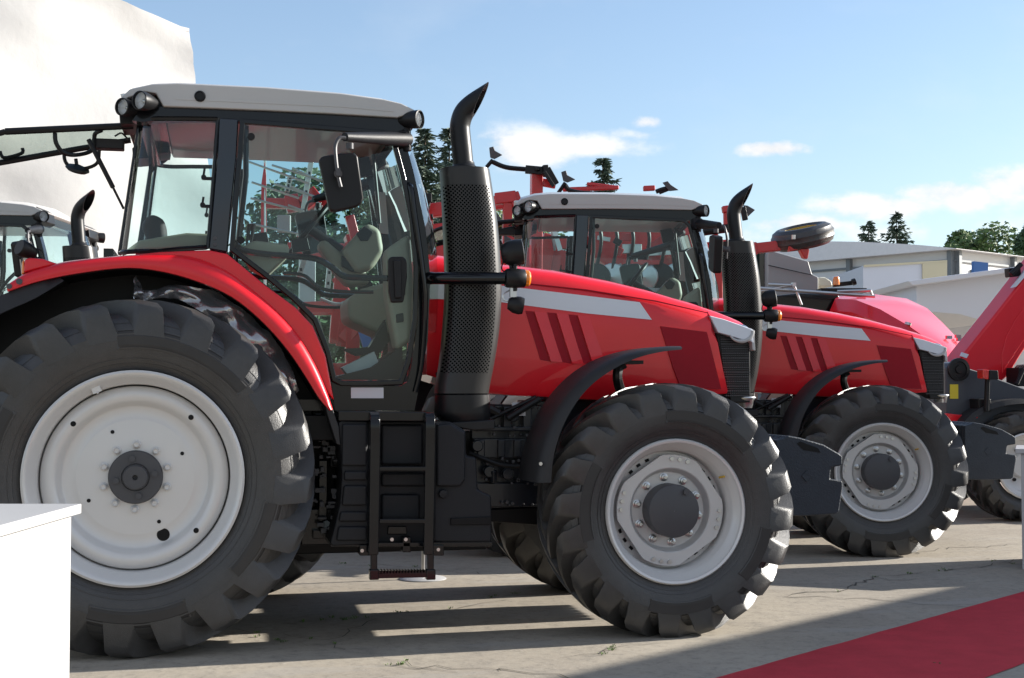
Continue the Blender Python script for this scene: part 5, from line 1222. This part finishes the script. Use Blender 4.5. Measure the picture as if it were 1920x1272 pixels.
m = MB(); m.prism(tx([(1878, 700), (1877, 668), (1886, 630), (1905, 596), (1950, 540), (1985, 535), (1918, 640)], yb-.12), yb-OT.y-.130, yb-OT.y-.1); m.build('boom_panel', RED, bo, bevel=.008)
m = MB(); m.beam(Vector(A(1910, 510, yb))-OT, Vector(A(1880, 512, yb))-OT+Vector((.05, 0, 0)), .1, .1); m.tube([Vector(A(1895, 515, yb-.1))-OT, Vector(A(1915, 495, yb-.1))-OT], .03, 8); m.build('work_lamp', SATIN, bo, bevel=.01)
m = MB(); yp = Yt-.05
m.prism(tx([(1779, 690), (1786, 681), (1798, 678), (1810, 681), (1818, 690), (1850, 700), (1880, 712), (1960, 742), (2200, 745), (2200, 830), (1779, 808)], yp), .05-.25, 1.7)
m.build('chassis', CHAS, te, bevel=.012)
m = MB(); c = Vector(A(1801, 693, yp))-OT; c.y = -.2
m.lathe([(.12, .0), (.12, -.03), (.085, -.034), (.08, -.02), (.045, -.02), (.04, -.035), (.001, -.035)], c, n=28); m.build('pivot', SATIN, te)
MB().prism(tx([(1785.5, 721), (1801, 721), (1801, 748), (1785.5, 748)], yp), -.205, -.19).build('yellow_sticker', YEL, te)
m = MB(); m.prism(tx([(1776, 775), (1800, 778), (1832, 778), (1836, 784), (1800, 792), (1776, 788)], yp), -.24, .4); m.build('red_step', RED, te, bevel=.01)
m = MB(); m.prism(tx([(1851, 708), (1857, 708), (1855, 772), (1848, 772)], Yt-.25), -.45, -.40); m.prism(tx([(1851, 694), (1867, 695), (1868, 712), (1850, 712)], Yt-.25), -.5, -.36); m.prism(tx([(1836, 748), (1860, 748), (1862, 772), (1838, 772)], Yt-.2), -.38, -.2); lp = m.build('lamp_post', SATIN, te, bevel=.01)
MB().prism(tx([(1839, 693), (1851, 694), (1850, 712), (1840, 710)], Yt-.25), -.49, -.37).build('tail_light', REDL, lp, bevel=.008)
m = MB(); oc = [(1798, 792), (1815, 774), (1845, 758), (1880, 750), (1920, 748), (1965, 754), (2005, 780)]; ic = [(1806, 796), (1822, 781), (1848, 767), (1882, 759), (1920, 757), (1962, 763), (1998, 786)]
secs = []
for a_, b_ in zip(smooth_curve([(*p, 0) for p in oc], 3), smooth_curve([(*p, 0) for p in ic], 3)):
    u, v = Vector(A(a_.x, a_.y, Yt-.1))-OT, Vector(A(b_.x, b_.y, Yt-.1))-OT
    secs.append([Vector((u.x, -.40, u.z)), Vector((v.x, -.42, v.z)), Vector((v.x, .2, v.z)), Vector((u.x, .2, u.z))])
m.loft(secs); m.build('mudguard', PLAG, te, ang=60)
for i, dx in enumerate((0, 2.9)):
    for yy in (-.2, 1.5):
        zc = .575; w = MB(); w.lathe([(.345, -.20), (.345, -.215), (.33, -.222), (.315, -.19), (.30, -.185), (.295, -.16), (.27, -.15), (.26, -.10), (.20, -.07), (.13, -.07), (.125, -.10), (.11, -.115), (.001, -.115)], n=48)
        ww = w.build('wheel', RIM, te, loc=(dx, yy, zc), ang=40)
        tyre_mesh(.575, .345, .44, 16, .04, marks=False).build('tyre', RUB, ww, ang=38)
        k = MB()
        for j in range(8):
            a_ = j*math.pi/4+.3; c = Vector((math.cos(a_)*.165, -.07, math.sin(a_)*.165)); k.cyl(c, c+Vector((0, -.02, 0)), .018, 8)
        k.build('wheel_nuts', SATIN, ww)
        if yy > 0: ww.scale = (1, -1, 1)
m = MB(); m.box((2.3, 1.3, 1.35), (1.3, .8, 1.5)); m.build('cab', GLD, te, bevel=.05); m = MB(); m.box((2.3, 1.3, 2.14), (1.4, .9, .08)); m.build('cab_roof', RED, te, bevel=.03)
m = MB(); m.box((1.5, .65, .62), (3.6, .9, .5)); m.build('underframe', DARK, te)
m = MB()
for k in range(5): m.tube(smooth_curve([Vector((.05+.05*k, -.15+.1*k, 1.42)), Vector((.22+.03*k, -.1+.1*k, 1.62)), Vector((.5+.04*k, .0+.1*k, 1.55))]), .018, 6)
m.box((.3, .1, 1.5), (.3, .25, .2)); m.build('hydraulics', SATIN, te, bevel=.01)

# ------------------------------------------------------------------ tractors
T1 = build_tractor()
T2 = copy_tree(T1); T2.location = (3.121, 3.710, 0); T2.rotation_euler.z = R(-12)
T2['label'] = 'second red tractor, parked behind and to the right of the nearest one'
T3 = copy_tree(T1)
T3['label'] = 'tractor half hidden at the left edge behind the big rear wheel'
ex = A(912, 167, -.74); tgt = AD(178, 357, 8.85); ph = R(-12)
Rm = Matrix.Rotation(ph, 3, 'Z'); T3.rotation_euler.z = ph; v = Rm@ex; T3.location = (tgt.x-v.x, tgt.y-v.y, 0)
def unfold(T, a1, a2):           # swing the near mirror arm outwards and turn its head
    mr = next(o for o in T.children if o.name.startswith('wing_mirror') and o.scale.y > 0)
    r0, r1 = A(764, 262, -.80), A(646, 257, -1.22)
    def about(p, a): return Matrix.Translation(p) @ Matrix.Rotation(R(a), 4, 'Z') @ Matrix.Translation(-p)
    mr.matrix_basis = about(r0, a1) @ about(r1, a2)
    ar = next(o for o in mr.children if o.name.startswith('mirror_arm')); ar.matrix_basis = about(r1, -a2)
unfold(T2, 52, 44); unfold(T3, 52, 20)

# added wheel, stands in for a lugged tyre seen past the big rear wheel
wp_ = AD(448, 925, 9.1/DK); lw = empty('standin_wheel', 'added wheel standing in for a lugged tyre, low between the big rear tyre and the step ladder', 'wheel', (wp_.x, wp_.y+.25, 0))
front_wheel(lw, (0, 0, .692), .3)
